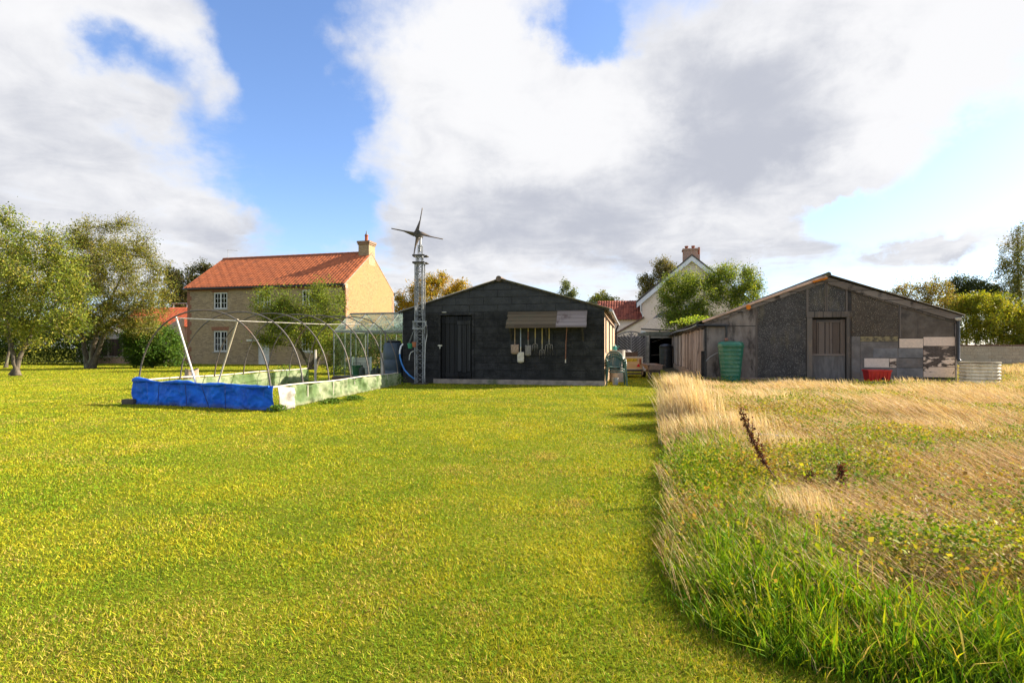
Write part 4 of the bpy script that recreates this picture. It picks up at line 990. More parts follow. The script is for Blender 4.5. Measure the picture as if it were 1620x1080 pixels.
    x = F.x(1148); MB().tube([(x, -.1, SZL - .12), (x, -.1, F.loc(1148, 537)[1])], .035, 10).build('downpipe', M_BLACKP, t, 60)
    MB().lathe([(.03, 0), (.055, .02), (.05, .1), (.03, .12)], 12, (x + .01, -.1, F.loc(1148, 540)[1])).build('pipe_collar', mat('rusty collar', (.3, .15, .1), (.2, .1, .07), 9, .8), t, 60)
    x = F.x(1513); zt = F.loc(1513, 507)[1]; zb = F.loc(1513, 572)[1]
    MB().tube([(x, -.09, zt), (x, -.09, zb + .08), (x + .03, -.12, zb + .02), (x + .07, -.16, zb)], .045, 10).build('downpipe', M_BLACKP, t, 60)
    MB().lathe([(.03, 0), (.08, .05), (.085, .1)], 10, (x, -.09, zt - .02)).build('pipe_hopper', mat('pale hopper', (.6, .57, .5), (.4, .36, .3), 9, .7), t, 60)
    MB().box(SW - .03, SW + .01, -.03, .0, .2, SZR - .2).build('corner_strip', mat('pale corner strip', (.4, .34, .3), (.2, .17, .15), 9, .8), t)
    # door
    f = MB(); z2 = F.loc(1310, 492.5)[1]
    f.box(F.x(1276), dx0 + .01, -.05, .06, 0, dzt + .01); f.box(dx1 - .01, F.x(1345.5), -.05, .06, 0, dzt + .01); f.box(F.x(1275), F.x(1346.5), -.055, .06, dzt + .012, z2)
    f.build('door_frame', plank_mat('grey door frame', (.07, .058, .049), (.14, .12, .10), .25, 'x', 'z', .9, c3=(.2, .15, .11)), t, bevel=.012)
    dp = plank_mat('grey door planks', (.10, .075, .058), (.15, .118, .096), .2, 'x', 'z', .9, c3=(.075, .055, .045)); zm = F.loc(1310, 560)[1]
    d = MB(); a = dx0 + .03; b = dx1 - .03; cw = (b - a)
    d.box(a, a + .11, .045, .08, zm, dzt - .05); d.box(b - .13, b, .045, .08, zm, dzt - .05)
    cuts = [.125, .34, .47, .84 - .0]; xs = [a + .12, a + .36, a + .49, b - .14]
    for p, q in zip(xs[:-1], xs[1:]): d.box(p + .006, q - .006, .056, .08, zm, dzt - .13)
    door = d.build('door', dp, t, bevel=.004)
    MB().box(a + .115, b - .135, .035, .06, dzt - .13, dzt - .055).build('top_rail', plank_mat('grey rail', (.1, .085, .075), (.18, .155, .135), .4, 'z', 'x', .9), door, bevel=.004)
    MB().box(a, b, .03, .06, zm - .05, zm + .005).build('middle_rail', plank_mat('brown rail', (.12, .085, .065), (.2, .16, .13), .4, 'z', 'x', .9), door, bevel=.004)
    MB().box(a, b, .045, .07, .04, zm - .05).build('lower_sheet', mat('stained grey sheet', (.10, .09, .083), (.16, .148, .138), 3, .85, .2, stretch=(3, 1, .6), c3=(.22, .15, .1), s3=2.5, amt3=(.6, .72)), door)
    MB().box(dx0, dx1, .13, .16, 0, dzt).build('door_backing', M_DARK, t)
build_shed()

# ------------------------------------------------------------------ things standing round the shed
def ground_thing(px, py, d=None):
    X, D = gp(px, py)
    if d: X = (px - CX) / FL * d; D = d
    return X, D
def water_butt(name, label, X, Y, r0, r1, h, m, ribs, lidm, cat='water butt', z=0.0, group=None, dome=False):
    t = thing(name, label, cat, (X, Y, z), 0, group); prof = [(.001, 0), (r0 * .97, 0), (r0, .02)]
    n = ribs
    for j in range(n):
        a, b = j / n, (j + 1) / n; ra, rb = r0 + (r1 - r0) * a, r0 + (r1 - r0) * b; hh = h * .84
        prof += [(ra, .03 + hh * a), (ra + .004, .03 + hh * (a + (b - a) * .08)), (ra + .0035 + (rb - ra) * .15, .03 + hh * (a + (b - a) * .16)), (ra - .001 + (rb - ra) * .3, .03 + hh * (a + (b - a) * .24)), (ra + (rb - ra) * .6, .03 + hh * (a + (b - a) * .6)), (rb - .001, .03 + hh * (a + (b - a) * .95))]
    prof += [(r1, h * .86), (r1 * 1.05, h * .865), (r1 * 1.06, h * .90), (r1 * .98, h * .905)]
    MB().lathe(prof, 36, caps=False).build('butt_body', m, t, 65)
    lp = [(r1 * 1.0, h * .9), (r1 * 1.0, h * .94), (r1 * .97, h * .955), (r1 * .9, h * .975), (r1 * .62, h * .99), (.001, h)] if not dome else [(r1 * .98, h * .9), (r1 * .9, h * .96), (r1 * .55, h), (.001, h * 1.01)]
    MB().lathe(lp, 36, caps=False).build('lid', lidm, t, 35); return t
M_GREENP = mat('green plastic', (.009, .115, .065), (.014, .15, .085), 2.5, .33, spec=.6, c3=(.05, .17, .09))
water_butt('water_butt', 'tall ribbed green water butt with lid in front of the plank shed corner', 7.0 * 16.75 / 17.2 , 16.75, .265, .375, 1.36, M_GREENP, 9, M_GREENP)
tp = thing('standpipe_post', 'black post with tap pipe beside the green water butt', 'post', wp(1112.5, HY, 17.0)[:2] + (0,))
MB().box(-.06, .06, -.05, .05, 0, 1.05).build('post', mat('tarred post', (.012, .011, .01), (.03, .027, .025), 9, .85, .4), tp, bevel=.01)
MB().tube([(.05, -.03, .95), (.05, -.03, 1.06), (.05, -.03, .0)], .03, 8).build('clamp', M_BLACKP, tp, 60)
MB().tube([(.07, -.02, .72), (.2, -.03, .86), (.4, -.05, .98), (.56, -.07, 1.03)], .014, 8).build('pipe', mat('grey pipe', (.3, .29, .27), (.2, .2, .19), 9, .6), tp, 60)

def build_tub():
    X, Y = 13.05, 15.0; r = .44; h = .74; m = mat('weathered galvanised corrugated tank', (.74, .66, .48), (.56, .48, .33), 3, .75, .2, metal=.0, stretch=(2, 2, .7), c3=(.28, .23, .15), s3=2.4, amt3=(.52, .72))
    t = thing('corrugated_tank', 'round open topped corrugated metal tank at the right end of the shed', 'tank', (X, Y, 0)); pr = []
    for j in range(57):
        z = h * j / 56; pr.append((r + .017 * math.sin(j / 56 * 2 * math.pi * 8), z))
    MB().lathe(pr, 48, caps=False).lathe([(r - .03, h - .02), (r - .03, .4)], 48, caps=False).build('tank_wall', m, t, 70)
    MB().tube([((r + .005) * math.cos(a), (r + .005) * math.sin(a), h) for a in np.linspace(0, 6.2832, 49)], .018, 8, False).build('rim', mat('rusty rim', (.3, .26, .16), (.2, .15, .1), 8, .8), t, 60)
    MB().lathe([(.001, .45), (r - .03, .45)], 32, caps=False).build('water', mat('murky water', (.03, .04, .02), (.05, .06, .03), 3, .08, spec=.5), t)
    sm = MB()
    for a in (3.6, 4.6, 5.6): sm.tube([((r + .02) * math.cos(a), (r + .02) * math.sin(a), 0), ((r + .02) * math.cos(a), (r + .02) * math.sin(a), h)], .007, 5)
    sm.build('seam', m, t)
build_tub()

def build_red_box():
    X, Y, _ = wp(1387, HY, 15.75); t = thing('red_crate', 'red plastic crate propped on a dark stand against the patched shed wall', 'crate', (X, Y, 0), -TH)
    zt, zb = H - (585 - HY) / FL * 15.75, H - (603 - HY) / FL * 15.75; w0, w1 = .26, .30; m = mat('red plastic', (.5, .015, .012), (.42, .012, .012), 3, .4, spec=.5)
    b = MB()
    def side(s): return None
    vs = [(-w0, -.18, zb), (w0, -.18, zb), (w0, .18, zb), (-w0, .18, zb), (-w1, -.22, zt), (w1, -.22, zt), (w1, .22, zt), (-w1, .22, zt)]
    vi = [(x * .95, y * .93, z + (.012 if i < 4 else 0)) for i, (x, y, z) in enumerate(vs)]
    b.add(vs + vi, [(0, 3, 2, 1), (0, 1, 5, 4), (1, 2, 6, 5), (2, 3, 7, 6), (3, 0, 4, 7), (8, 9, 10, 11), (8, 12, 13, 9), (9, 13, 14, 10), (10, 14, 15, 11), (11, 15, 12, 8), (4, 5, 13, 12), (5, 6, 14, 13), (6, 7, 15, 14), (7, 4, 12, 15)])
    b.build('crate_body', m, t); r = MB(); r.box(-w1 - .015, w1 + .015, -.235, -.215, zt - .035, zt + .006); r.box(-w1 - .015, w1 + .015, .215, .235, zt - .035, zt + .006); r.box(-w1 - .015, -w1 + .005, -.215, .215, zt - .035, zt + .006); r.box(w1 - .005, w1 + .015, -.215, .215, zt - .035, zt + .006)
    for q in (-.2, -.1, 0, .1, .2): r.box(q - .006, q + .006, -.222, -.19, zb + .02, zt - .04)
    r.build('rim', m, t, bevel=.004)
    s = MB(); wd = mat('grey stand wood', (.12, .11, .1), (.2, .18, .165), 9, .85, .3); s.box(-.3, .3, -.22, .2, zb - .035, zb - .004); s.build('shelf', wd, t, bevel=.004)
    for x in (-.26, .26):
        for y in (-.17, .16): MB().box(x - .025, x + .025, y - .025, y + .025, 0, zb - .036).build('leg', M_DARKST, t)
    MB().lathe([(.001, -.03), (.13, -.03), (.16, 0), (.13, .03), (.001, .03)], 20, caps=False).build('wheel', M_BLACKP, t, 40).matrix_local = Matrix.Translation((.08, -.12, .165)) @ Matrix.Rotation(R(90), 4, 'Y')
build_red_box()

# ------------------------------------------------------------------ the passage between the sheds
def make_chair(label, X, Y, z, rz, group):
    t = thing('plastic_chair', label, 'chair', (X, Y, z), rz, group); m = M_CH
    def seat(u, v):
        x = (u - .5) * .46 * (1 - .1 * v); y = -.23 + .45 * v; return (x, y, .43 - .03 * math.sin(v * 2.4) + .02 * (2 * u - 1) ** 2 - (.035 if v == 0 else 0))
    MB().grid(8, 8, seat).build('seat', m, t, 60, solid=.01)
    b = MB(); n = 9
    for j in range(n):                       # fan of slats
        a = (j / (n - 1) - .5); x0 = a * .26; x1 = a * .44; z1 = .86 - .16 * (2 * a) ** 2
        b.add([(x0 - .012, .215, .43), (x0 + .012, .215, .43), (x1 + .017, .33, z1), (x1 - .017, .33, z1), (x0 - .012, .227, .43), (x0 + .012, .227, .43), (x1 + .017, .342, z1), (x1 - .017, .342, z1)], [(0, 1, 2, 3), (7, 6, 5, 4), (0, 4, 5, 1), (1, 5, 6, 2), (2, 6, 7, 3), (3, 7, 4, 0)])
    arc = [(.26 * math.cos(a), .325 - .12 * (1 - math.sin(a)), .64 + .245 * math.sin(a)) for a in np.linspace(-.1, math.pi + .1, 17)]
    b.tube(arc, .024, 8); b.build('backrest', m, t, 40)
    for s in (-1, 1):
        MB().tube([(s * .27, .21, .62), (s * .29, .0, .645), (s * .285, -.2, .63), (s * .275, -.25, .57)], [.024, .03, .03, .022], 8).build('armrest', m, t, 50)
        for y0, y1 in ((-.25, -.27), (.2, .27)):
            f = MB(); f.add([(s * .235, y0 - .035, .60 if y0 < 0 else .62), (s * .29, y0 - .035, .60 if y0 < 0 else .62), (s * .29, y0 + .035, .60 if y0 < 0 else .62), (s * .235, y0 + .035, .60 if y0 < 0 else .62), (s * .285, y1 - .02, 0), (s * .325, y1 - .02, 0), (s * .325, y1 + .02, 0), (s * .285, y1 + .02, 0)], [(0, 1, 2, 3), (7, 6, 5, 4), (0, 4, 5, 1), (1, 5, 6, 2), (2, 6, 7, 3), (3, 7, 4, 0)])
            f.build('leg', m, t, bevel=.006)
    return t
M_CH = mat('dark green chair plastic', (.035, .085, .065), (.05, .11, .085), 4, .4, spec=.5, c3=(.12, .16, .13), amt3=(.6, .8))
cx_, cy_, _ = wp(974, HY, 16.5)
c0 = make_chair('green plastic garden chair with fan back, bottom of the stack by the barn', cx_, cy_, 0, R(-4), 'stacked green garden chairs')
copy_thing(c0, (cx_ + .004, cy_ + .02, .075), R(-4), 'green plastic garden chair in the middle of the stack by the barn')
copy_thing(c0, (cx_ - .004, cy_ + .035, .15), R(-4), 'green plastic garden chair on top of the stack by the barn')
def drum(name, label, px, d, r, h, m, cat, z=0.0):
    X, Y, _ = wp(px, HY, d); t = thing(name, label, cat, (X, Y, z))
    pr = [(.001, 0), (r * .96, 0), (r, .03)]
    for q in (.33, .66): pr += [(r, h * q - .03), (r * 1.03, h * q), (r, h * q + .03)]
    pr += [(r, h - .05), (r * 1.03, h - .03), (r * 1.03, h), (r * .95, h)]
    MB().lathe(pr, 28, caps=False).build('drum_wall', m, t, 35); MB().lathe([(.001, h - .03), (r * .96, h - .03)], 28, caps=False).build('drum_top', m, t); return t
cream = mat('dirty white plastic', (.5, .44, .37), (.36, .31, .26), 4, .5, c3=(.25, .21, .17), amt3=(.55, .75))
drum('plastic_drum', 'dirty white plastic drum standing behind the green chairs', 976.5, 18.3, .262, 1.07, cream, 'drum')
X, Y, Z = wp(972, 553.2, 18.35)
tt = thing('watering_can', 'small teal green watering can on top of the white drum', 'watering can', (X, Y, 1.045))
tm = mat('teal plastic', (.03, .22, .19), (.02, .16, .14), 6, .45)
MB().lathe([(.001, 0), (.07, 0), (.075, .14), (.06, .17), (.05, .17)], 16, caps=False).build('can_body', tm, tt, 40); MB().tube([(.06, 0, .04), (.13, 0, .13), (.17, 0, .17)], [.018, .012, .02], 8).build('spout', tm, tt, 60); MB().tube([(-.06, 0, .15), (-.09, 0, .22), (.0, 0, .24), (.05, 0, .17)], .009, 6).build('handle', tm, tt, 60)
X, Y, _ = wp(973.5, HY, 16.62)
ut = thing('paint_bucket', 'small white bucket standing under the stacked chairs', 'bucket', (X, Y, 0))
MB().lathe([(.001, 0), (.08, 0), (.095, .2), (.1, .2), (.1, .22), (.085, .22)], 18, caps=False).build('bucket_body', mat('grey white bucket', (.45, .45, .43), (.3, .3, .29), 6, .5), ut, 40); MB().tube([(.1 * math.cos(a), .02, .2 + .0 - .09 * math.sin(a)) for a in np.linspace(0, 3.14, 9)], .005, 5).build('handle', M_STEEL, ut)

def build_trailer():
    d = 20.6; X, Y, _ = wp(994, HY, d); k = d / FL; zz = lambda py: H - (py - HY) * k
    t = thing('box_trailer', 'small plywood box trailer with yellow plate and red triangle in the passage', 'trailer', (X, Y, 0), 0); hw = .545
    ply = mat('varnished plywood', (.52, .34, .16), (.60, .42, .22), 3, .6, .1, stretch=(.6, 2, 5), c3=(.42, .26, .12)); z0, z1 = zz(583.5), zz(564.5)
    MB().box(-hw, hw, 0, .02, z0, z1).build('tailboard', ply, t, bevel=.003)
    b = MB(); b.box(-hw, -hw + .02, .02, 1.6, z0, z1); b.box(hw - .02, hw, .02, 1.6, z0, z1); b.box(-hw + .02, hw - .02, 1.58, 1.6, z0, z1); b.box(-hw + .02, hw - .02, .02, 1.58, z0, z0 + .02); b.build('side_boards', ply, t)
    fm = mat('alloy trim', (.55, .5, .42), (.4, .36, .3), 6, .5); f = MB(); f.box(-hw - .01, hw + .01, -.012, -.002, z1 - .03, z1 + .015); f.box(hw - .03, hw + .012, -.011, -.002, z0 - .02, z1 - .031); f.box(-hw - .012, -hw + .03, -.011, -.002, z0 - .02, z1 - .031); f.box(-hw + .031, hw - .031, -.0105, -.002, z0 - .02, z0 + .012); f.build('edge_trim', fm, t)
    plx0, plx1 = (991.2 - 994) * k, (1007.6 - 994) * k; pz0, pz1 = zz(571.6), zz(567.3)
    pl = MB().box(plx0 - .02, plx1, -.018, -.0125, pz0, pz1).build('number_plate', mat('yellow plate', (.75, .52, .03), (.7, .47, .03), 4, .4), t)
    cu = bpy.data.curves.new('plate_text', 'FONT'); cu.body = 'K225 UKW'; cu.size = .108; cu.align_x = 'CENTER'; cu.align_y = 'CENTER'; cu.extrude = .0015; cu.space_character = .92
    to = bpy.data.objects.new('plate_lettering', cu); COL.objects.link(to); to.parent = pl; to.location = ((plx0 + plx1) / 2 - .01, -.0205, (pz0 + pz1) / 2); to.rotation_euler = (R(90), 0, 0); cu.materials.append(mat('plate black', (.01, .01, .01)))
    bpy.context.view_layer.update(); lm = bpy.data.meshes.new_from_object(to.evaluated_get(bpy.context.evaluated_depsgraph_get())); lo = bpy.data.objects.new('plate_text', lm); COL.objects.link(lo); lo.parent = pl; lo.location = to.location; lo.rotation_euler = to.rotation_euler; bpy.data.objects.remove(to)
    tr = MB(); cxx, cz = (1009.8 - 994) * k, zz(580); tr.prism([(cxx - .075, cz), (cxx + .075, cz), (cxx, cz + .13)], -.016, -.0125); tr.build('reflector_triangle', mat('red reflector', (.6, .01, .02), (.5, .01, .02), 3, .25, spec=.6), t)
    lx = (1012.7 - 994) * k; MB().box(lx - .035, lx + .035, -.05, -.012, zz(576), zz(567.6)).build('tail_lamp', mat('brown red lamp', (.3, .08, .02), (.2, .03, .01), 9, .25, spec=.6), t, bevel=.01)
    c = MB(); c.box(-hw, hw, .02, .08, z0 - .1, z0 - .02); c.box(-hw, -hw + .05, .08, 1.6, z0 - .1, z0 - .02); c.box(hw - .05, hw, .08, 1.6, z0 - .1, z0 - .02); c.box(-hw, hw, .0, .05, zz(592), zz(589.5)); c.bar((0, 1.6, z0 - .06), (0, 2.4, z0 - .06), .06); c.build('chassis', M_DARKST, t)
    for x in (-hw - .14, hw + .14):
        w = MB(); w.lathe([(.12, -.06), (.19, -.062), (.215, -.045), (.22, 0), (.215, .045), (.19, .062), (.12, .06)], 28, caps=False).lathe([(.001, -.03), (.12, -.05), (.12, .05), (.001, .03)], 20, caps=False)
        o = w.build('wheel', M_BLACKP, t, 40); o.matrix_local = Matrix.Translation((x, .4, .22)) @ Matrix.Rotation(R(90), 4, 'Y')
        g = MB(); n = 14
        for i in range(n + 1): pass
        g.grid(n, 2, lambda u, v, x=x: (x + (v - .5) * .17, .4 + .27 * math.cos(math.pi * (1.0 - u) + .0), .24 + .245 * math.sin(math.pi * u)))
        g.build('mudguard', mat('white mudguard', (.85, .85, .9), (.75, .75, .8), 4, .35), t, 60, solid=.012)
    sx = MB()
    bag = lambda u, v, s=1: None
    g = thing('rubble_sack', 'grey and white sack slumped on top of the trailer load', 'sack', (X + .02, Y + .35, z1 - .05)); rng = np.random.default_rng(2)
    sk = MB()
    def sack(u, v):
        a = u * 2 * math.pi; b = v * math.pi; r = 1 + .12 * math.sin(3 * a + 2 * b) + .1 * math.sin(5 * b + a); return (.3 * math.sin(b) * math.cos(a) * r, .22 * math.sin(b) * math.sin(a) * r, .15 - .15 * math.cos(b) * r)
    sk.grid(24, 12, sack).build('sack_cloth', mat('grey sack', (.27, .26, .27), (.12, .115, .115), 6, .8, .4), g, 60)
    lg = thing('log_box', 'dark open box of logs riding in the plywood trailer', 'box', (X + .05, Y + .12, z0 + .02)); z = z1 - z0
    lb = MB(); lb.box(-.3, .34, 0, .02, 0, z + .17); lb.box(-.3, -.28, .02, .2, 0, z + .17); lb.box(.32, .34, .02, .2, 0, z + .2); lb.build('box_board', mat('dark brown box', (.06, .04, .03), (.1, .07, .05), 9, .8), lg)
build_trailer()

def build_barrow():
    d = 19.6; X, Y, _ = wp(1036.5, HY, d); k = d / FL; zz = lambda py: H - (py - HY) * k
    t = thing('wheelbarrow', 'dark wheelbarrow with speckled tray parked beside the trailer', 'wheelbarrow', (X, Y, 0)); z1, z0 = zz(577), zz(585)
    tm = pebble_mat('speckled rusty tray', (.2, .15, .13), (.3, .22, .19), (.45, .36, .3), .6)
    vs = [(-.25, 0, z0), (.25, 0, z0), (.2, .75, z0 + .02), (-.2, .75, z0 + .02), (-.29, -.03, z1), (.29, -.03, z1), (.27, .95, z1 + .03), (-.27, .95, z1 + .03)]
    vi = [(x * .96, y * .97 + .01, z + (.015 if i < 4 else .001)) for i, (x, y, z) in enumerate(vs)]
    MB().add(vs + vi, [(0, 3, 2, 1), (0, 1, 5, 4), (1, 2, 6, 5), (2, 3, 7, 6), (3, 0, 4, 7), (8, 9, 10, 11), (8, 12, 13, 9), (9, 13, 14, 10), (10, 14, 15, 11), (11, 15, 12, 8), (4, 5, 13, 12), (5, 6, 14, 13), (6, 7, 15, 14), (7, 4, 12, 15)]).build('tray', tm, t)
    MB().box(-.2, .2, .05, .6, z0 - .1, z0 - .003).build('underframe', M_DARKST, t)
    for s in (-1, 1):
        MB().bar((s * .16, .1, z0 - .02), (s * .22, .0, 0), .05, .045).build('leg', M_DARKST, t); MB().tube([(s * .22, .3, z0 - .02), (s * .27, -.12, z1 - .02), (s * .28, -.3, z1 - .0)], .017, 8).build('handle', M_DARKST, t, 60)
    o = MB().lathe([(.08, -.035), (.15, -.04), (.18, 0), (.15, .04), (.08, .035)], 24, caps=False).lathe([(.001, -.02), (.08, -.03), (.08, .03), (.001, .02)], 16, caps=False).build('wheel', mat('blue black tyre', (.02, .022, .04), (.03, .03, .05), 4, .6), t, 40); o.matrix_local = Matrix.Translation((0, .8, .18)) @ Matrix.Rotation(R(90), 4, 'Y')
build_barrow()
X, Y, _ = wp(1053.5, HY, 30.2)
water_butt('plastic_barrel', 'black ribbed plastic barrel against the far end of the plank shed', X, Y, .34, .36, 1.36, mat('black barrel', (.018, .02, .02), (.035, .038, .04), 3, .4, spec=.5), 5, M_BLACKP, 'barrel', 0, None, True)

def build_gate():
    d = 30.6; k = d / FL; X, Y, _ = wp(998.5, HY, d); zz = lambda py: H - (py - HY) * k
    t = thing('fan_gate', 'arched grey garden gate with slats fanning from a centre post', 'gate', (X, Y, 0)); hw = (1022 - 975) / 2 * k; zt, ze = zz(523.5), zz(531); gm = plank_mat('grey gate timber', (.19, .165, .15), (.3, .265, .245), .12, 'x', 'z', .9)
    top = lambda x: ze + (zt - ze) * (1 - (x / hw) ** 2)
    f = MB(); f.box(-.035, .035, -.02, .03, .05, zt - .03); f.box(-hw, -hw + .06, -.02, .03, .05, ze); f.box(hw - .06, hw, -.02, .03, .05, ze); f.box(-hw + .06, -.035, -.02, .03, .05, .15); f.box(.035, hw - .06, -.02, .03, .05, .15)
    xs = np.linspace(-hw, hw, 15)
    for a, b in zip(xs[:-1], xs[1:]): f.add([(a, -.03, top(a) - .07), (b, -.03, top(b) - .07), (b, -.03, top(b)), (a, -.03, top(a)), (a, .04, top(a) - .07), (b, .04, top(b) - .07), (b, .04, top(b)), (a, .04, top(a))], [(0, 1, 2, 3), (7, 6, 5, 4), (3, 2, 6, 7), (4, 5, 1, 0)])
    f.build('gate_frame', gm, t)
    s = MB()
    for sg in (-1, 1):
        z = -.65
        while z < zt:
            pts = []
            for x in np.linspace(.03, hw - .05, 8):
                zz_ = z + x * .86
                if .14 < zz_ < top(x) - .1: pts.append((sg * x, zz_))
            if len(pts) > 1: s.bar((pts[0][0], .01, pts[0][1]), (pts[-1][0], .01, pts[-1][1]), .014, .085, (0, 1, 0)) if False else s.add([(pts[0][0], 0, pts[0][1] - .05), (pts[-1][0], 0, pts[-1][1] - .05), (pts[-1][0], 0, pts[-1][1] + .05), (pts[0][0], 0, pts[0][1] + .05), (pts[0][0], .018, pts[0][1] - .05), (pts[-1][0], .018, pts[-1][1] - .05), (pts[-1][0], .018, pts[-1][1] + .05), (pts[0][0], .018, pts[0][1] + .05)], [(0, 1, 2, 3), (7, 6, 5, 4), (0, 4, 5, 1), (1, 5, 6, 2), (2, 6, 7, 3), (3, 7, 4, 0)])
            z += .165
    s.build('slats', gm, t)
    MB().box(-hw + .02, hw - .02, .035, .05, .1, ze - .05).build('backing', mat('dark gate backing', (.05, .043, .04), (.08, .07, .06), 5, .9), t)
    pw = mat('pale gate post', (.3, .27, .22), (.2, .18, .15), 6, .9, .4)
    MB().box(hw + .02, hw + .17, -.06, .08, 0, ze + .0).build('gate_post', pw, t, bevel=.01); MB().box(-hw - .14, -hw - .02, -.05, .07, 0, ze).build('gate_post', pw, t, bevel=.01)
    # open fronted store beside the gate
    x0, x1 = 1028.5, 1066; X0, X1 = wp(x0, HY, 31)[0], wp(x1, HY, 31)[0]; k = 31 / FL; zz = lambda py: H - (py - HY) * k
    o = thing('open_store', 'dark open fronted timber store between the gate and the plank shed', 'shed', (X0, 31.0, 0)); w = X1 - X0; zb = zz(531)
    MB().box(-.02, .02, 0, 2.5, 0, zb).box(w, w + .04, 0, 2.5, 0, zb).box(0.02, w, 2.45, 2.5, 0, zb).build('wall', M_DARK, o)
    MB().box(.021, w - .001, -.05, .06, zb - .14, zb).build('lintel', mat('pale lintel', (.28, .26, .2), (.2, .18, .13), 6, .9), o); MB().box(-.1, w + .1, -.1, 2.6, zb + .01, zb + .22).build('roof', mat('mossy felt roof', (.16, .16, .12), (.1, .1, .07), 3, .95), o)
    MB().bar((.15, .2, zz(541)), (w * .8, .25, zz(533)), .02).bar((.1, .15, zz(562)), (w * .5, .15, zz(560.5)), .025).bar((.5, .1, zz(535)), (.6, .1, zz(531)), .02).build('stored_pole', mat('grey pole', (.2, .18, .15), (.13, .12, .1), 5, .9), o)
build_gate()
# ------------------------------------------------------------------ brick farmhouse
def pantile(mb, x0, x1, ya, za, yb, zb, rows, pitch=.3, amp=.035, step=.03):
    n = int((x1 - x0) / pitch * 8); ny, nz = -(zb - za), (yb - ya); L = math.hypot(ny, nz); ny, nz = ny / L, nz / L; k = rows * 4
    def f(u, v):
        x = x0 + (x1 - x0) * u; ph = (x / pitch) % 1.0; w = amp * (abs(math.sin(math.pi * ph)) ** .8) ; r = (v * rows) % 1.0
        w += step * (1 - r) if v < 1 else 0; w += .004 * math.sin(x * 9.1 + int(v * rows) * 2.3)
        return (x, ya + (yb - ya) * v + ny * w, za + (zb - za) * v + nz * w)
    return mb.grid(n, k, f)
def tile_mat(name, c1, c2, c3, pitch=.3, rowh=.3):
    m, t, b, _ = newmat(name); ob = t.obj(); o = t.xyz(ob)
    ix = t.math('FLOOR', t.math('DIVIDE', o[0], pitch)); iz = t.math('FLOOR', t.math('DIVIDE', o[2], rowh))
    wn = t.node('ShaderNodeTexWhiteNoise', noise_dimensions='3D'); t.put(wn.inputs['Vector'], t.comb(ix, iz, 0.0))
    col = t.mix(wn.outputs[0], c1, c2); n = t.noise(ob, 1.2, 7, .65)
    col = t.mix(t.math('MULTIPLY', t.ramp(n, .5, .72), .6), col, c3)
    col = t.mix(t.math('MULTIPLY', t.ramp(t.noise(ob, 16, 5), .5, .75), .35), col, (.1, .04, .025))
    t.put(b.inputs['Base Color'], col); b.inputs['Roughness'].default_value = .85; b.inputs['Specular IOR Level'].default_value = .2; return m
M_BUFF = brick_mat('buff brick', (.27, .195, .115), (.54, .40, .245), (.44, .35, .24), stain=(.42, .31, .18))
M_BUFFS = brick_mat('buff brick gable', (.34, .185, .075), (.40, .225, .097), (.34, .22, .12), side=True, stain=(.36, .20, .085))
M_RED = brick_mat('red brick', (.30, .10, .055), (.36, .14, .075), (.34, .26, .19)); M_REDS = brick_mat('red brick side', (.36, .13, .07), (.42, .18, .1), (.34, .26, .19), side=True)
M_TILE = tile_mat('orange clay pantiles', (.44, .125, .045), (.28, .085, .036), (.19, .075, .042), .25, .155)
def window(t, F, rect, y, frame_m, lights=2, cols=2, rows=3, arch=True, red=None, sill=True):
    a, b, z0, z1 = rect; f = MB(); r = .055; yy = y + .06
    f.box(a, a + r, yy, yy + .07, z0, z1); f.box(b - r, b, yy, yy + .07, z0, z1); f.box(a + r, b - r, yy, yy + .07, z0, z0 + r); f.box(a + r, b - r, yy, yy + .07, z1 - r, z1)
    w = (b - a - 2 * r) / lights
    for i in range(lights):
        p = a + r + w * i; q = p + w
        f.box(p + .001, p + .05, yy - .012, yy + .06, z0 + r, z1 - r); f.box(q - .05, q - .001, yy - .012, yy + .06, z0 + r, z1 - r); f.box(p + .05, q - .05, yy - .012, yy + .06, z0 + r, z0 + r + .05); f.box(p + .05, q - .05, yy - .012, yy + .06, z1 - r - .05, z1 - r)
        for c in range(1, cols): x = p + .05 + (w - .1) * c / cols; f.box(x - .014, x + .014, yy, yy + .05, z0 + r + .05, z1 - r - .05)
        for c in range(1, rows): z = z0 + r + .05 + (z1 - z0 - 2 * r - .1) * c / rows; f.box(p + .05, q - .05, yy + .003, yy + .048, z - .014, z + .014)
    o = f.build('window', frame_m, t); MB().box(a + r, b - r, yy + .03, yy + .036, z0 + r, z1 - r).build('pane', M_PANE, o)
    if sill: MB().box(a - .08, b + .08, y - .05, y + .06, z0 - .07, z0).build('sill', mat('stone sill', (.42, .38, .32), (.3, .27, .22), 6, .9), o)
    if red: MB().prism([(a - .1, z1), (b + .1, z1), (b + .16, z1 + .26), (a - .16, z1 + .26)], y - .012, y - .001).build('lintel', red, o)
    return o
HW, HD, HE, HR = 12.5, 7.06, 5.38, 7.98
HOUSE = Frame(-23.08, 38.2, R(13.5))
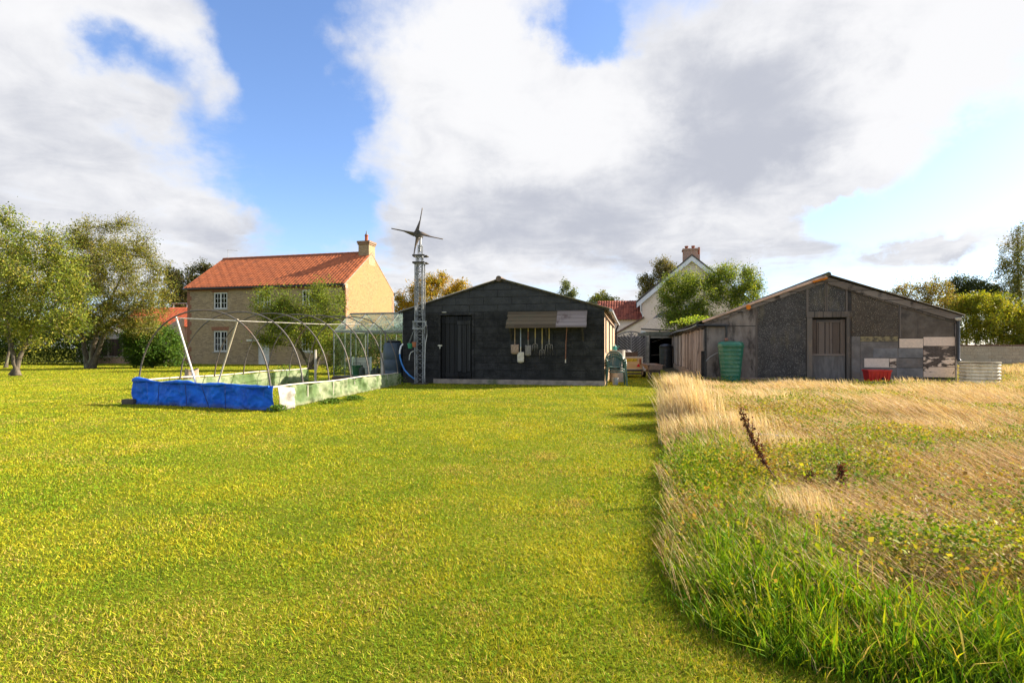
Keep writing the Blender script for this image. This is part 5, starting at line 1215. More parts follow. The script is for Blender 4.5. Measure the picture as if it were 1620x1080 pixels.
def build_house():
    F = HOUSE; t = thing('brick_house', 'buff brick house with orange pantile roof beyond the lawn', 'house', (F.o[0], F.o[1], 0), -F.th)
    def rect(x0, x1, y0, y1): a, z1 = F.loc(x0, y0); b, z0 = F.loc(x1, y1); return (a, b, max(z0, 0), z1)
    W = [rect(337.3, 359.5, 462.4, 488.8), rect(405.8, 428, 460, 487.3), rect(477, 499, 458, 486)]; Wl = [rect(337.3, 359.5, 522.9, 556.4), rect(476, 498, 523, 557)]; D = rect(408, 426, 541, 576)
    wall_mb(MB(), 0, HW, lambda x: HE, W + Wl + [D], 0, .3).build('front_wall', M_BUFF, t)
    hs = gable_h(0, HE, HD / 2, HR - .06, HD, HE)
    wall_mb(MB(), .3, HD, hs, [], HW - .3, .3, 'y', (HD / 2,)).build('gable_wall', M_BUFFS, t); wall_mb(MB(), .3, HD, hs, [], 0, .3, 'y', (HD / 2,)).build('gable_wall', M_BUFFS, t); wall_mb(MB(), .3, HW - .3, lambda x: HE, [], HD - .3, .3).build('back_wall', M_BUFF, t)
    # triangle of the gable in front of y=.3
    MB().add([(HW, 0, HE), (HW, .3, HE), (HW, .3, hs(.3)), (HW - .3, 0, HE), (HW - .3, .3, HE), (HW - .3, .3, hs(.3))], [(0, 1, 2), (5, 4, 3), (0, 2, 5, 3)]).build('gable_corner', M_BUFFS, t)
    for r in W + Wl: window(t, F, r, 0, M_WHITE, red=M_RED)
    d = MB(); a, b, z0, z1 = D; d.box(a, a + .07, .05, .12, z0, z1); d.box(b - .07, b, .05, .12, z0, z1); d.box(a + .07, b - .07, .05, .12, z1 - .07, z1)
    door = d.build('door', M_WHITE, t); MB().box(a + .07, b - .07, .07, .11, .03, z1 - .07).build('door_leaf', M_WHITE, door)
    l = MB()
    for z in (.25, .8, 1.3): l.box(a + .15, (a + b) / 2 - .03, .055, .069, z, z + .4); l.box((a + b) / 2 + .03, b - .15, .055, .069, z, z + .4)
    l.build('door_panel', mat('white door panel', (.7, .7, .68), (.64, .64, .62), 5, .45), door, bevel=.01)
    MB().box(a - .55, b + .55, -.45, -.001, z1 + .05, z1 + .17).build('door_hood', M_WHITE, t, bevel=.02)
    # red brick quoins and the band under the eaves
    for sd in range(4):
        q = MB(); z = 0; k = 0
        while z < HE - .3:
            w = (.36 if k % 2 else .22) if sd < 2 else (.22 if k % 2 else .36)
            q.box(*((0, w, -.012, -.001), (HW - w, HW, -.012, -.001), (HW + .001, HW + .012, 0, w), (HW + .001, HW + .012, HD - w, HD))[sd], z, z + .301); z += .3; k += 1
        q.build('quoin', M_RED if sd < 2 else M_REDS, t)
    MB().box(.0, HW, -.03, -.001, HE - .24, HE - .02).build('eaves_course', M_RED, t)
    rf = MB(); pantile(rf, -.12, HW + .02, -.2, HE - .05, HD / 2, HR, 17, .25, .035, .03); pantile(rf, -.12, HW + .02, HD + .2, HE - .05, HD / 2, HR, 17, .25)
    ro = rf.build('roof', M_TILE, t, 50, solid=.02)
    rg = MB(); x = -.12
    while x < HW - 1.0: rg.tube([(x, HD / 2, HR + .01), (x + .44, HD / 2, HR + .02)], .12, 10); x += .45
    rg.build('ridge_tile', mat('ridge tiles', (.30, .10, .05), (.22, .08, .045), 5, .9), ro, 50)
    MB().tube([(-.12, -.26, HE - .1), (HW + .03, -.26, HE - .12)], .06, 8).build('gutter', M_BLACKP, t, 60); MB().tube([(HW - .15, -.2, HE - .14), (HW - .15, -.06, HE - .4), (HW - .15, -.06, .1)], .04, 8).build('downpipe', M_BLACKP, t, 60)
    MB().prism([(0, 0)] * 0 + [(HW + .02, HE - .06), (HW + .06, HE - .06), (HW + .06, HE + .05), (HW + .02, HE + .05)], HD, HD + .2).build('verge_end', M_BLACKP, t)
    v = MB()
    for s0, s1 in (((-.2, HE - .1), (HD / 2, HR - .06)), ((HD + .2, HE - .1), (HD / 2, HR - .06))): v.bar((HW + .012, s0[0], s0[1]), (HW + .012, s1[0], s1[1]), .02, .07)
    v.build('verge', mat('verge mortar', (.34, .27, .2), (.2, .16, .12), 7, .9), t)
    # chimney flush with the gable
    bx0 = HW - .82; y0, y1 = HD / 2 - .43, HD / 2 + .47; zt = 8.78
    c = MB(); c.box(bx0, HW + .004, y0, y1, HR - .9, zt - .26); ch = c.build('chimney', brick_mat('chimney brick', (.36, .25, .13), (.44, .32, .18), (.3, .24, .17)), ro)
    MB().box(bx0 - .05, HW + .054, y0 - .05, y1 + .05, zt - .26, zt - .14).box(bx0 - .09, HW + .094, y0 - .09, y1 + .09, zt - .139, zt).build('chimney_cap', brick_mat('brown brick', (.26, .15, .085), (.33, .2, .12), (.28, .21, .15)), t)
    MB().box(bx0 - .06, HW - .02, y0 - .06, y1 - .3, HR - .6, HR - .28).build('flashing', mat('lead flashing', (.16, .17, .19), (.1, .11, .12), 5, .6), t)
    MB().lathe([(.14, 0), (.12, .05), (.115, .42), (.14, .44), (.14, .5)], 16, (HW - .42, HD / 2, zt)).build('chimney_pot', mat('red clay pot', (.4, .11, .05), (.3, .08, .04), 8, .8), t, 40); MB().lathe([(.13, .5), (.05, .62), (.03, .8), (.001, .82)], 14, (HW - .42, HD / 2, zt)).build('cowl', mat('lead grey cowl', (.15, .18, .22), (.1, .12, .15), 8, .5), t, 40)
    a = MB(); a.tube([(.3, HD / 2, HR), (.3, HD / 2, HR + .75)], .015, 6); a.tube([(.2, HD / 2, HR + .72), (1.25, HD / 2 - .1, HR + .62)], .01, 5)
    for u in np.linspace(.0, 1, 8): a.tube([(.2 + 1.05 * u, HD / 2 - .1 * u - .12, HR + .72 - .1 * u), (.2 + 1.05 * u, HD / 2 - .1 * u + .12, HR + .72 - .1 * u)], .006, 4)
    a.build('aerial', M_STEEL, t)
build_house()

def build_outbuilding():
    d = 44.0; k = d / FL; X0 = wp(188, HY, d)[0]; X1 = wp(303, HY, d)[0]; zz = lambda py: H - (py - HY) * k; w = X1 - X0
    t = thing('outbuilding', 'low outbuilding with plain red roof left of the brick house', 'outbuilding', (X0, d, 0), -R(4)); zr, ze = zz(484), zz(516)
    pk = mat('pale pink render', (.58, .42, .31), (.5, .36, .27), 3, .9); wall_mb(MB(), 0, w, lambda x: ze, [], 0, .25).build('front_wall', pk, t); MB().box(0, w, 4.0, 4.2, 0, ze).build('back_wall', pk, t)
    for x in (0.0, w - .25): wall_mb(MB(), .25, 4.0, gable_h(0, ze, 2.1, zr - .05, 4.2, ze), [], x, .25, 'y', (2.1,)).build('gable_wall', pk, t)
    rf = MB(); pantile(rf, -.1, w + .1, -.25, ze - .1, 2.1, zr, 9, .3, .012, .015); pantile(rf, -.1, w + .1, 4.45, ze - .1, 2.1, zr, 9, .3, .012, .015); rf.build('roof', tile_mat('red plain tiles', (.46, .10, .04), (.40, .085, .035), (.36, .085, .04)), t, 50, solid=.02)
    MB().prism([(w * .62, 0), (w + .3, 0), (w + .3, zz(505)), (w * .93, zz(511)), (w * .78, zz(524))], -1.2, -.9).build('porch_wall', pk, t)
    r = thing('railing', 'grey railing on posts behind the red roofed outbuilding', 'railing', (wp(272, HY, 46.5)[0], 46.5, 0)); z = H - (480 - HY) * 46.5 / FL
    MB().tube([(0, 0, z), (1.6, 0, z)], .04, 8).build('rail', M_STEEL, r); MB().tube([(.15, 0, 0), (.15, 0, z)], .035, 8).tube([(1.3, 0, 0), (1.3, 0, z)], .035, 8).build('post', M_STEEL, r)
    d = 42.5; X0 = wp(120, HY, d)[0]; k = d / FL; w = (200 - 120) * k; zz = lambda py: H - (py - HY) * k
    s = thing('garden_shed', 'small pale boarded shed glimpsed behind the apple trees', 'shed', (X0, d, 0)); wall_mb(MB(), 0, w, gable_h(0, zz(536), w * .6, zz(519), w, zz(534)), [], 0, .15, 'x', (w * .6,)).build('wall', plank_mat('pale boards', (.42, .36, .3), (.52, .46, .4), .15, 'x', 'z'), s); MB().box(0, w, .15, 2.2, 0, zz(537)).build('side_wall', pk, s)
    MB().prism([(-.1, zz(537)), (w * .6, zz(518.5)), (w + .1, zz(535)), (w + .1, zz(533)), (w * .6, zz(516.5)), (-.1, zz(535))], -.1, 2.3).build('roof', mat('grey felt', (.2, .19, .18), (.14, .13, .12), 4, .9), s)
    d = 40.5; k = d / FL; zz = lambda py: H - (py - HY) * k; X0 = wp(150, HY, d)[0]; w = 60 * k
    f = thing('board_fence', 'dark brown board fence with a pale post behind the apple tree', 'fence', (X0, d, 0)); MB().box(0, w, 0, .03, .1, zz(536)).build('boards', plank_mat('dark brown fence boards', (.05, .035, .03), (.095, .065, .05), .14, 'x', 'z'), f)
    for x in (22 * k, 45 * k): MB().box(x - .05, x + .05, -.08, -.001, 0, zz(534)).build('post', mat('pale fence post', (.28, .24, .19), (.2, .17, .14), 6, .9), f)
    d = 38.8; k = d / FL; X0 = wp(152, HY, d)[0]; w = 52 * k
    g = thing('low_brick_wall', 'low pinkish brick wall behind the apple tree trunk', 'wall', (X0, d, 0)); MB().box(0, w, 0, .22, 0, .47).build('brickwork', brick_mat('pinkish brick', (.42, .24, .16), (.5, .32, .22), (.45, .36, .28)), g); MB().box(-.02, w + .02, -.02, .24, .471, .54).build('coping', mat('pale coping', (.5, .42, .34), (.38, .32, .26), 6, .9), g, bevel=.01)
build_outbuilding()

# ------------------------------------------------------------------ bare polytunnel frame with tarpaulin and netting
TL0, TR0, TS = np.array([-7.73, 11.1]), np.array([-4.43, 9.9]), np.array([.143, 1.158])
M_HOOP = mat('weathered hoop tube', (.15, .13, .115), (.10, .085, .07), 7, .6, metal=.3, c3=(.2, .11, .07), s3=1.2, amt3=(.55, .7))
M_WPOLE = mat('white pole', (.72, .68, .62), (.55, .5, .44), 6, .5)
def hoop_pt(k, a):
    L, Rr = TL0 + TS * k, TR0 + TS * k; c = (L + Rr) / 2; h = (Rr - L) / 2; ca = math.copysign(abs(math.cos(a)) ** .92, math.cos(a))
    z = (1.88 + .045 * k) * math.sin(a) ** .82 if 0 < a < math.pi else 0
    return (c[0] - h[0] * ca, c[1] - h[1] * ca, z)
def build_tunnel():
    t = thing('polytunnel_frame', 'bare polytunnel frame of curved hoops with white braces on the lawn', 'polytunnel', (0, 0, 0))
    for k in range(7):
        w = random.Random(k); MB().tube([hoop_pt(k, a) for a in np.linspace(0, math.pi, 40)], .0155, 8).build('hoop', M_HOOP, t, 60)
    A = wp(279, 503, 10.95); B = wp(375.6, 507.5, 10.35)
    MB().tube([A, B], .010, 8).build('cross_bar', M_WPOLE, t, 60); e = wp(592, 513, 17.3); MB().tube([B, ((B[0] + e[0]) / 2, (B[1] + e[1]) / 2, (B[2] + e[2]) / 2 - .03), e], .0075, 8).build('purlin', mat('grey white pole', (.4, .37, .33), (.28, .26, .22), 6, .6), t, 60)
    MB().tube([wp(278, 500, 10.95), wp(310, 606, 10.75)], .019, 8).build('brace', M_WPOLE, t, 60); MB().tube([wp(376.5, 505, 10.35), wp(343, 612, 10.6)], .017, 8).build('brace', mat('cream pole', (.55, .47, .34), (.42, .35, .25), 6, .6), t, 60)
    for nm, o, z0, z1 in (('side_rail', TL0, .47, .46), ('side_rail', TR0, .42, .37)):
        p = [(*(o + TS * k), z0 + (z1 - z0) * k / 6 + .012 * math.sin(k * 2.1)) for k in np.linspace(0, 6, 13)]; MB().tube(p, .016, 8).build(nm, mat('pale side rail', (.6, .53, .43), (.45, .38, .3), 5, .7), t, 60)
    # far end door posts and a ridge strut
    for (x, y0, y1, d) in ((499, 553, 603, 16.9), (604.5, 558, 598, 16.2)): MB().tube([wp(x, y1 + 6, d), wp(x, y0, d)], .035, 6).build('post', mat('pale post', (.5, .45, .38), (.38, .33, .27), 6, .8), t)
    pass
    for k in (1, 2, 3): L = TL0 + TS * k; MB().tube([(*L, .0), (*L, .44)], .032, 8).build('foot_sleeve', M_BLACKP, t, 60)
build_tunnel()
def sheet(nm, label, cat, p, q, zt, zb, m, amp, nu, nv, seed, out=(0, 0), parts=None):
    """hanging sheet between two ground points with sagging, creased fall"""
    t = thing(nm, label, cat, (p[0], p[1], 0)); p2 = np.array(p); d = np.array(q) - p2; L = np.linalg.norm(d); nrm = np.array([d[1], -d[0]]) / L
    U = np.linspace(0, 1, nu + 1); x = U * L
    def f(u, v):
        s = u * L; sag = -.018 * abs(math.sin(s * 2.7 + seed)) if v > .95 else 0
        w = amp * (fbm(np.array([s * 3 + seed]), np.array([v * 1.5 + 3]), 1.0, seed, 4)[0] - .5) * 2 + amp * .8 * math.sin(s * 9 + 1.7 * math.sin(v * 3 + s * 3)) * (1 - abs(v - .5)) + amp * .6 * (1 - v)
        w += amp * 1.5 * max(0, 1 - abs((s * 1.15 + .1 * v + seed * .3) % 1.0 - .5) * 9)
        rg = abs(fbm(np.array([s * 2.2 + v * 1.1 + seed]), np.array([v * 1.3 - s * .6 + 9]), 1.6, seed + 7, 3)[0] - .5) * 2; w += amp * 1.3 * (.35 - rg)
        rg2 = abs(vnoise(np.array([s * 4.5 - v * 1.5 + seed]), np.array([v * 2.2 + 5 + s]), 1.5, seed + 13)[0] - .5) * 2; w += amp * .7 * (.3 - rg2)
        z = zb + (zt(u) - zb) * v + sag; c = d * u - nrm * 0 + nrm * (w + .03)
        return (c[0], c[1], z)
    MB().grid(nu, nv, f).build('sheet', m, t, 80, solid=.004); return t
def tarp_mat():
    m, t, b, _ = newmat('blue tarpaulin'); ob = t.obj(); n = t.noise(ob, 3, 7, .65); st = t.noise(t.mapping(ob, (9, 9, .6)), 1.5, 6, .6)
    col = t.mix(t.ramp(n, .35, .7), (.002, .085, .52), (.008, .16, .74)); col = t.mix(t.math('MULTIPLY', t.ramp(st, .55, .75), .4), col, (.1, .3, .8)); col = t.mix(t.math('MULTIPLY', t.ramp(t.noise(t.mapping(ob, (1, 1, 1), (4, 4, 4)), 2.2, 7, .7), .58, .7), .45), col, (.004, .03, .22))
    oz = t.xyz(ob)[2]; col = t.mix(t.math('MULTIPLY', t.ramp(t.math('ADD', oz, t.math('MULTIPLY', n, .18)), .2, .1), .55), col, (.09, .09, .06))
    t.put(b.inputs['Base Color'], col); b.inputs['Roughness'].default_value = .55; b.inputs['Specular IOR Level'].default_value = .25
    t.put(b.inputs['Normal'], t.bump(t.noise(t.mapping(ob, (1, 1, 1)), 9, 7, .65, 1.2), .55, .03)); return m
M_TARP = tarp_mat()
tq = sheet('tarpaulin', 'creased blue tarpaulin hung across the near end of the polytunnel', 'tarpaulin', TL0 + np.array([-.02, -.05]), TR0 + np.array([.08, -.03]), lambda u: .50 - .05 * u + .015 * math.sin(u * 19), .0, M_TARP, .030, 200, 34, 3)
rr = MB(); pts = []
for u in np.linspace(0, 1, 60): c = (TR0 - TL0) * u; pts.append((c[0] + .02 - .03 * 0, c[1] - .06, .485 - .05 * u + .012 * math.sin(u * 19 + .5) + .004 * math.sin(u * 77)))
rr.tube(pts, [.026 + .012 * math.sin(u * 23) + .03 * math.exp(-((u - .03) * 22) ** 2) + .02 * math.exp(-((u - .44) * 25) ** 2) for u in np.linspace(0, 1, 60)], 9); rr.build('rolled_edge', M_TARP, tq, 70)
bl = MB(); bl.lathe([(.001, .0), (.08, .015), (.1, .04), (.07, .09), (.02, .105), (.001, .105)], 14, (.12, -.06, .44), caps=False, rx=1.5, ry=.7); bl.build('bunched_corner', M_TARP, tq, 60)
tie = mat('dark tie cord', (.01, .02, .1), (.02, .03, .15), 9, .7)
for (a, b) in (((.44, .46), (.455, .0)), ((.56, .44), (.62, .0)), ((.73, .44), (.735, .0)), ((.24, .45), (.23, .0))):
    p = [np.append((TR0 - TL0) * (a[0] + (b[0] - a[0]) * u), a[1] + (b[1] - a[1]) * u) + np.array([-.035, -.115, 0]) for u in np.linspace(0, 1, 8)]; MB().tube([tuple(x) for x in p], .006, 5).build('seam_cord', tie, tq)
wr = TR0 + np.array([.08, -.03])
M_PLAS = mat('grubby clear plastic', (.42, .39, .36), (.27, .24, .21), 5, .35, .6, c3=(.38, .28, .18), s3=2.2, amt3=(.5, .68), spec=.6)
sheet('plastic_sheet', 'crumpled whitish plastic sheet on the corner beside the blue tarpaulin', 'plastic sheet', wr + np.array([.01, 0]), wr + np.array([.17, .42]), lambda u: .44 - .04 * u, 0, M_PLAS, .03, 18, 14, 9)
bs = MB(); bs.box(-.12, .12, -.06, .06, 0, .11); tb = bs.build('brick', brick_mat('old brick block', (.1, .085, .07), (.15, .12, .1), (.12, .1, .09)), None, bevel=.01, loc=(TL0[0] - .05, TL0[1] - .18, 0)); tag(tb, 'dark stone block weighting the left corner of the blue tarpaulin', 'block')
def net_mat():
    m, t, b, out = newmat('pale green netting'); ob = t.obj(); n = t.noise(ob, 1.6, 7, .65); n2 = t.noise(t.mapping(ob, (1, 1, 1), (9, 3, 2)), 3.2, 7, .7)
    o = t.xyz(ob); col = t.mix(t.ramp(n, .42, .58), (.46, .50, .30), (.17, .26, .09)); col = t.mix(t.ramp(n2, .5, .68), col, (.12, .19, .06)); col = t.mix(t.ramp(t.math('ADD', o[2], t.math('MULTIPLY', n2, .3)), .24, .12), col, (.40, .40, .22))
    t.put(b.inputs['Base Color'], col); b.inputs['Roughness'].default_value = .75; tr = t.node('ShaderNodeBsdfTranslucent'); t.put(tr.inputs[0], col); tp = t.node('ShaderNodeBsdfTransparent')
    m1 = t.node('ShaderNodeMixShader'); m1.inputs[0].default_value = .45; t.l.new(b.outputs[0], m1.inputs[1]); t.l.new(tr.outputs[0], m1.inputs[2]); m2 = t.node('ShaderNodeMixShader'); m2.inputs[0].default_value = .3; t.l.new(m1.outputs[0], m2.inputs[1]); t.l.new(tp.outputs[0], m2.inputs[2]); t.l.new(m2.outputs[0], out.inputs[0])
    t.put(b.inputs['Normal'], t.bump(n2, .5, .03)); return m
M_NET = net_mat()
nr = sheet('garden_netting', 'pale green windbreak netting along the near right side of the polytunnel', 'netting', TR0 + TS * .42 + np.array([.03, 0]), TR0 + TS * 6.02 + np.array([.03, 0]), lambda u: .415 - .05 * u + .012 * math.sin(u * 37) + .01 * math.sin(u * 91), .0, M_NET, .034, 220, 14, 5)
for k in range(1, 7): L = TS * (k - .42); MB().box(L[0] + .045, L[0] + .06, L[1] - .012, L[1] + .012, 0, .39 - .006 * k).build('batten', mat('pale batten', (.55, .5, .4), (.42, .38, .3), 8, .8), nr)
sheet('garden_netting', 'pale green windbreak netting along the far left side of the polytunnel', 'netting', TL0 + TS * .3, TL0 + TS * 6.0, lambda u: .44 + .0 * u, .0, M_NET, .02, 120, 10, 8)

# ------------------------------------------------------------------ greenhouse
def build_greenhouse():
    GX, GY = -6.30, 19.0; F = Frame(GX, GY, TH); w = F.x(637.5); dp = 2.3; ze, zr = 1.72, 2.42
    t = thing('greenhouse', 'aluminium framed greenhouse standing against the side of the black barn', 'greenhouse', (GX, GY, 0), -TH)
    al = mat('dull aluminium', (.27, .275, .26), (.19, .195, .18), 6, .55, metal=.4, c3=(.2, .22, .16)); gl = glass_mat('greenhouse glass', (.95, .98, .95), .05, (.3, .38, .2), .06); gr = glass_mat('grimy roof glass', (.9, .94, .88), .08, (.5, .56, .42), .3)
    MB().box(-.05, w + .05, -.05, .05, 0, .14).box(-.05, .05, .05, dp + .05, 0, .14).box(w - .05, w + .05, .05, dp + .05, 0, .14).box(.05, w - .05, dp - .05, dp + .05, 0, .14).build('base', mat('earthy base', (.17, .12, .085), (.1, .07, .05), 6, .95, .5), t)
    n = 4; fr = MB()
    for i in range(n + 1):
        x = w * i / n
        for y in (0, dp): fr.bar((x, y, .14), (x, y, ze), .03)
        fr.bar((x, 0, ze), (x, dp / 2, zr), .026); fr.bar((x, dp, ze), (x, dp / 2, zr), .026)
    for y in (0, dp): fr.bar((0, y, ze), (w, y, ze), .05, .06); fr.bar((0, y, .16), (w, y, .16), .035)
    fr.bar((0, dp / 2, zr), (w, dp / 2, zr), .05, .06)
    for y in (.75, 1.55): fr.bar((0, y, .14), (0, y, ze + .6 * min(y, dp - y) / (dp / 2)), .028); fr.bar((w, y, .14), (w, y, ze + .5), .028)
    fr.bar((0, 0, ze), (0, dp, ze), .03)
    for i in range(n):                                   # diagonal braces seen through the roof
        a, b = w * i / n, w * (i + 1) / n; fr.bar((a, dp * .86, ze + .2), (b, dp * .56, zr - .08), .02) if i % 2 else fr.bar((b, dp * .86, ze + .2), (a, dp * .56, zr - .08), .02)
        fr.bar(((a + b) / 2 if 0 else a, .06, ze + .03), (b if i % 2 == 0 else a, dp / 2 - .05, zr - .05), .02)
    fr.build('frame', al, t)
    for i in range(n):
        a, b = w * i / n + .016, w * (i + 1) / n - .016
        MB().box(a, b, -.004, .002, .18, ze - .03).build('wall_pane', gl, t); MB().box(a, b, dp - .002, dp + .004, .18, ze - .03).build('wall_pane', gl, t)
        for y0, y1 in ((.02, dp / 2 - .02), (dp - .02, dp / 2 + .02)):
            z0, z1 = ze + .03, zr - .02; MB().add([(a, y0, z0), (b, y0, z0), (b, y1, z1), (a, y1, z1), (a, y0, z0 + .005), (b, y0, z0 + .005), (b, y1, z1 + .005), (a, y1, z1 + .005)], [(3, 2, 1, 0), (4, 5, 6, 7), (0, 1, 5, 4), (1, 2, 6, 5), (2, 3, 7, 6), (3, 0, 4, 7)]).build('roof_pane', gr, t)
    MB().prism([(.0, 0)] * 0 + [(-.003, .18), (.003, .18), (.003, ze), (-.003, ze)], .03, dp - .03).build('end_pane', gl, t)
    # things kept inside
    def inside(px, y): return F.x(px, y), y
    x0 = F.x(558, 1.6); x1 = F.x(587, 1.6); zb = F.loc(572, 586, 1.6)[1]; zt = F.loc(572, 564.5, 1.6)[1]
    o = thing('wooden_pallet', 'pale slatted wooden pallet propped inside the greenhouse', 'pallet', F.world(0, 0), -TH); MB().box(x0, x1, 1.6, 1.63, .14, zt - .02).build('boards', plank_mat('pale boards', (.5, .45, .42), (.62, .56, .52), .11, 'z', 'x'), o); MB().box(x0 - .03, x0 + .025, 1.575, 1.599, .14, zt).box(x1 - .025, x1 + .03, 1.575, 1.599, .14, zt + .02).build('stile', M_WHITE, o)
    X, Y, _ = F.world(F.x(564.5, .9), .9); b = thing('garden_bin', 'dark green bin on the greenhouse floor', 'bin', (X, Y, .1)); MB().lathe([(.001, 0), (.13, 0), (.17, .36), (.18, .37), (.18, .4), (.15, .4), (.14, .1)], 18, caps=False).build('bin_body', mat('deep green plastic', (.015, .12, .05), (.02, .15, .07), 6, .5), b, 40); MB().tube([(.17, 0, .36), (.12, 0, .5), (-.12, 0, .5), (-.17, 0, .36)], .01, 6).build('handle', M_DARKST, b, 60)
    for px, y, h, r, lb in ((572.8, .8, .42, .11, 'dark plastic bottle beside the green bin in the greenhouse'), (592, .9, .33, .13, 'squat dark jar right of the slatted panel in the greenhouse'), (597.5, .7, .42, .09, 'narrow dark bottle near the greenhouse doorway post')):
        X, Y, _ = F.world(F.x(px, y), y); b = thing('plastic_bottle', lb, 'bottle', (X, Y, .1), 0, 'dark bottles in the greenhouse'); MB().lathe([(.001, 0), (r, 0), (r, h * .6), (r * .8, h * .75), (r * .3, h * .85), (r * .3, h * .93)], 16, caps=False).build('bottle_body', mat('dark plastic bottle', (.03, .03, .035), (.06, .06, .07), 6, .4), b, 40); MB().lathe([(r * .34, h * .93), (r * .34, h), (.001, h)], 12, caps=False).build('cap', M_BLACKP, b)
build_greenhouse()
for i, (px, py, hgt) in enumerate(((303, 602, .40),)):
    X, Y = gp(px, py); t = thing('tree_stump', 'short pale weathered stump on the lawn behind the blue tarpaulin', 'stump', (X, Y, 0)); rng = np.random.default_rng(3)
    def st(u, v): a = u * 6.2832; r = (.19 + .09 * (1 - v) ** 3) * (1 + .12 * math.sin(a * 3 + 1) + .07 * math.sin(a * 7)); return (r * math.cos(a), r * math.sin(a), hgt * v * (1 + .12 * math.sin(a * 2)))
    MB().grid(28, 6, st).build('stump_wood', mat('pale stump wood', (.38, .3, .22), (.2, .15, .1), 9, .95, .6, stretch=(3, 3, .6)), t, 60); MB().lathe([(.001, hgt * .96), (.2, hgt * .97)], 20, caps=False).build('cut_top', mat('cut wood', (.42, .34, .25), (.3, .23, .16), 9, .9), t)

# ------------------------------------------------------------------ cream house behind, walls on the right
def build_cream_house():
    d = 45.0; F = Frame(wp(1016, HY, d)[0], d, TH); k = d / FL; zz = lambda py: H - (py - HY) * k
    t = thing('cream_house', 'cream rendered house with white bargeboards and red brick chimney behind the leafy tree', 'house', (F.o[0], F.o[1], 0), -TH); w = 2 * F.x(1094); ze, zp = zz(479), zz(410)
    cm = mat('cream render', (.86, .72, .6), (.8, .66, .54), 2.5, .9, .15); hf = gable_h(0, ze, w / 2, zp, w, ze)
    wall_mb(MB(), 0, w, hf, [(w * .42, w * .58, 3.6, 4.8)], 0, .3, 'x', (w / 2,)).build('gable_wall', cm, t); window(t, F, (w * .42, w * .58, 3.6, 4.8), 0, M_WHITE)
    MB().box(0, .3, .3, 8, 0, ze).box(w - .3, w, .3, 8, 0, ze).box(.3, w - .3, 7.7, 8, 0, ze).build('side_wall', cm, t)
    wb = mat('white bargeboard', (.78, .78, .82), (.7, .7, .74), 3, .5); bb = .42
    MB().prism([(-.45, ze - .42), (-.45, ze - .42 + bb), (w / 2, zp + .1), (w + .45, ze - .42 + bb), (w + .45, ze - .42), (w / 2, zp + .1 - bb)], -.28, -.24).build('bargeboard', wb, t)
    s = (zp - ze) / (w / 2); rf = MB(); rf.prism([(-.5, ze - .42 + bb), (w / 2, zp + .1), (w + .5, ze - .42 + bb), (w + .5, ze - .28 + bb), (w / 2, zp + .24), (-.5, ze - .28 + bb)], -.32, 8.2); ro = rf.build('roof', mat('dark slate roof', (.12, .1, .09), (.075, .065, .06), 5, .8, .3), t)
    # chimney with two pots and a lower side flue
    x0, x1 = F.x(1080.5, 1.5), F.x(1103, 1.5); bm = brick_mat('chimney red brick', (.34, .11, .06), (.42, .17, .1), (.5, .42, .34), ms=.018); kz = lambda py: F.loc(1092, py, 1.5)[1]
    c = MB(); c.box(x0, x1, 1.0, 1.9, zp - 2, kz(397)); ch = c.build('chimney', bm, t); MB().box(x0 - .07, x1 + .07, .93, 1.97, kz(397), kz(394.5)).box(F.x(1101), F.x(1109.5), .9, 1.8, zp - 2, kz(404.5)).build('chimney_cap', bm, t)
    pm = mat('dark clay pot', (.3, .12, .08), (.2, .09, .06), 7, .9)
    for px in (1086, 1096.5): MB().lathe([(.15, 0), (.13, .1), (.13, .18), (.16, .2), (.16, .27)], 14, (F.x(px, 1.5), 1.45, kz(394.4))).build('chimney_pot', pm, t, 40)
    MB().tube([(F.x(1105.5, 1.5), 1.4, kz(404)), (F.x(1105.5, 1.5), 1.4, kz(392))], .09, 10).build('flue_pipe', pm, t, 60)
    # tiled wing to the left
    wl = -F.x(966); zw, zr2 = zz(505), zz(472); wing = MB(); wall_mb(wing, -wl - 1.2, 0, lambda x: zw, [], -.05, .25).build('wing_wall', cm, t)
    rt = MB(); pantile(rt, -wl - 1.2, .15, -.3, zw - .1, 2.3, zr2, 10, .22, .05, .05); rt.build('wing_roof', tile_mat('dark red pantiles', (.30, .085, .05), (.13, .035, .025), (.12, .06, .04), .22, .17), t, 50, solid=.02)
    MB().box(-wl - 1.2, 0, 2.2, 2.4, 0, zr2 - .1).build('wing_back', cm, t)
    MB().tube([(-.12, -.25, ze - .1), (-.12, -.3, ze - .7), (.08, -.08, ze - 1.1), (.08, -.08, .2)], .055, 8).build('downpipe', M_WHITE, t, 60)
    # sloping lean to in front, brown coping, and a slate roofed porch
    y = -2.0; a, za = F.loc(974, 529, y); b, zb = F.loc(1019, 503, y); c2 = F.x(1034, y)
    MB().prism([(a, 0), (c2, 0), (c2, zb + .05), (b, zb), (a, za)], y, y + .25).build('lean_to_wall', cm, t); MB().bar((a - .1, y - .06, za + .02), (b, y - .06, zb + .06), .12, .13).build('lean_to_coping', mat('brown coping', (.2, .12, .09), (.14, .09, .07), 6, .9), t)
    y = -5.0; a, za = F.loc(1014, 519, y); b, zb = F.loc(1050, 488, y); e = F.x(1090, y)
    MB().add([(a, y, za), (e, y, za - .2), (e, y + 3, zb), (b, y + 3, zb), (a, y, za - .12), (e, y, za - .32), (e, y + 3, zb - .12), (b, y + 3, zb - .12)], [(0, 1, 2, 3), (7, 6, 5, 4), (0, 4, 5, 1), (1, 5, 6, 2), (2, 6, 7, 3), (3, 7, 4, 0)]).build('porch_roof', mat('grey slates', (.16, .145, .13), (.10, .09, .085), 9, .8, .4), t)
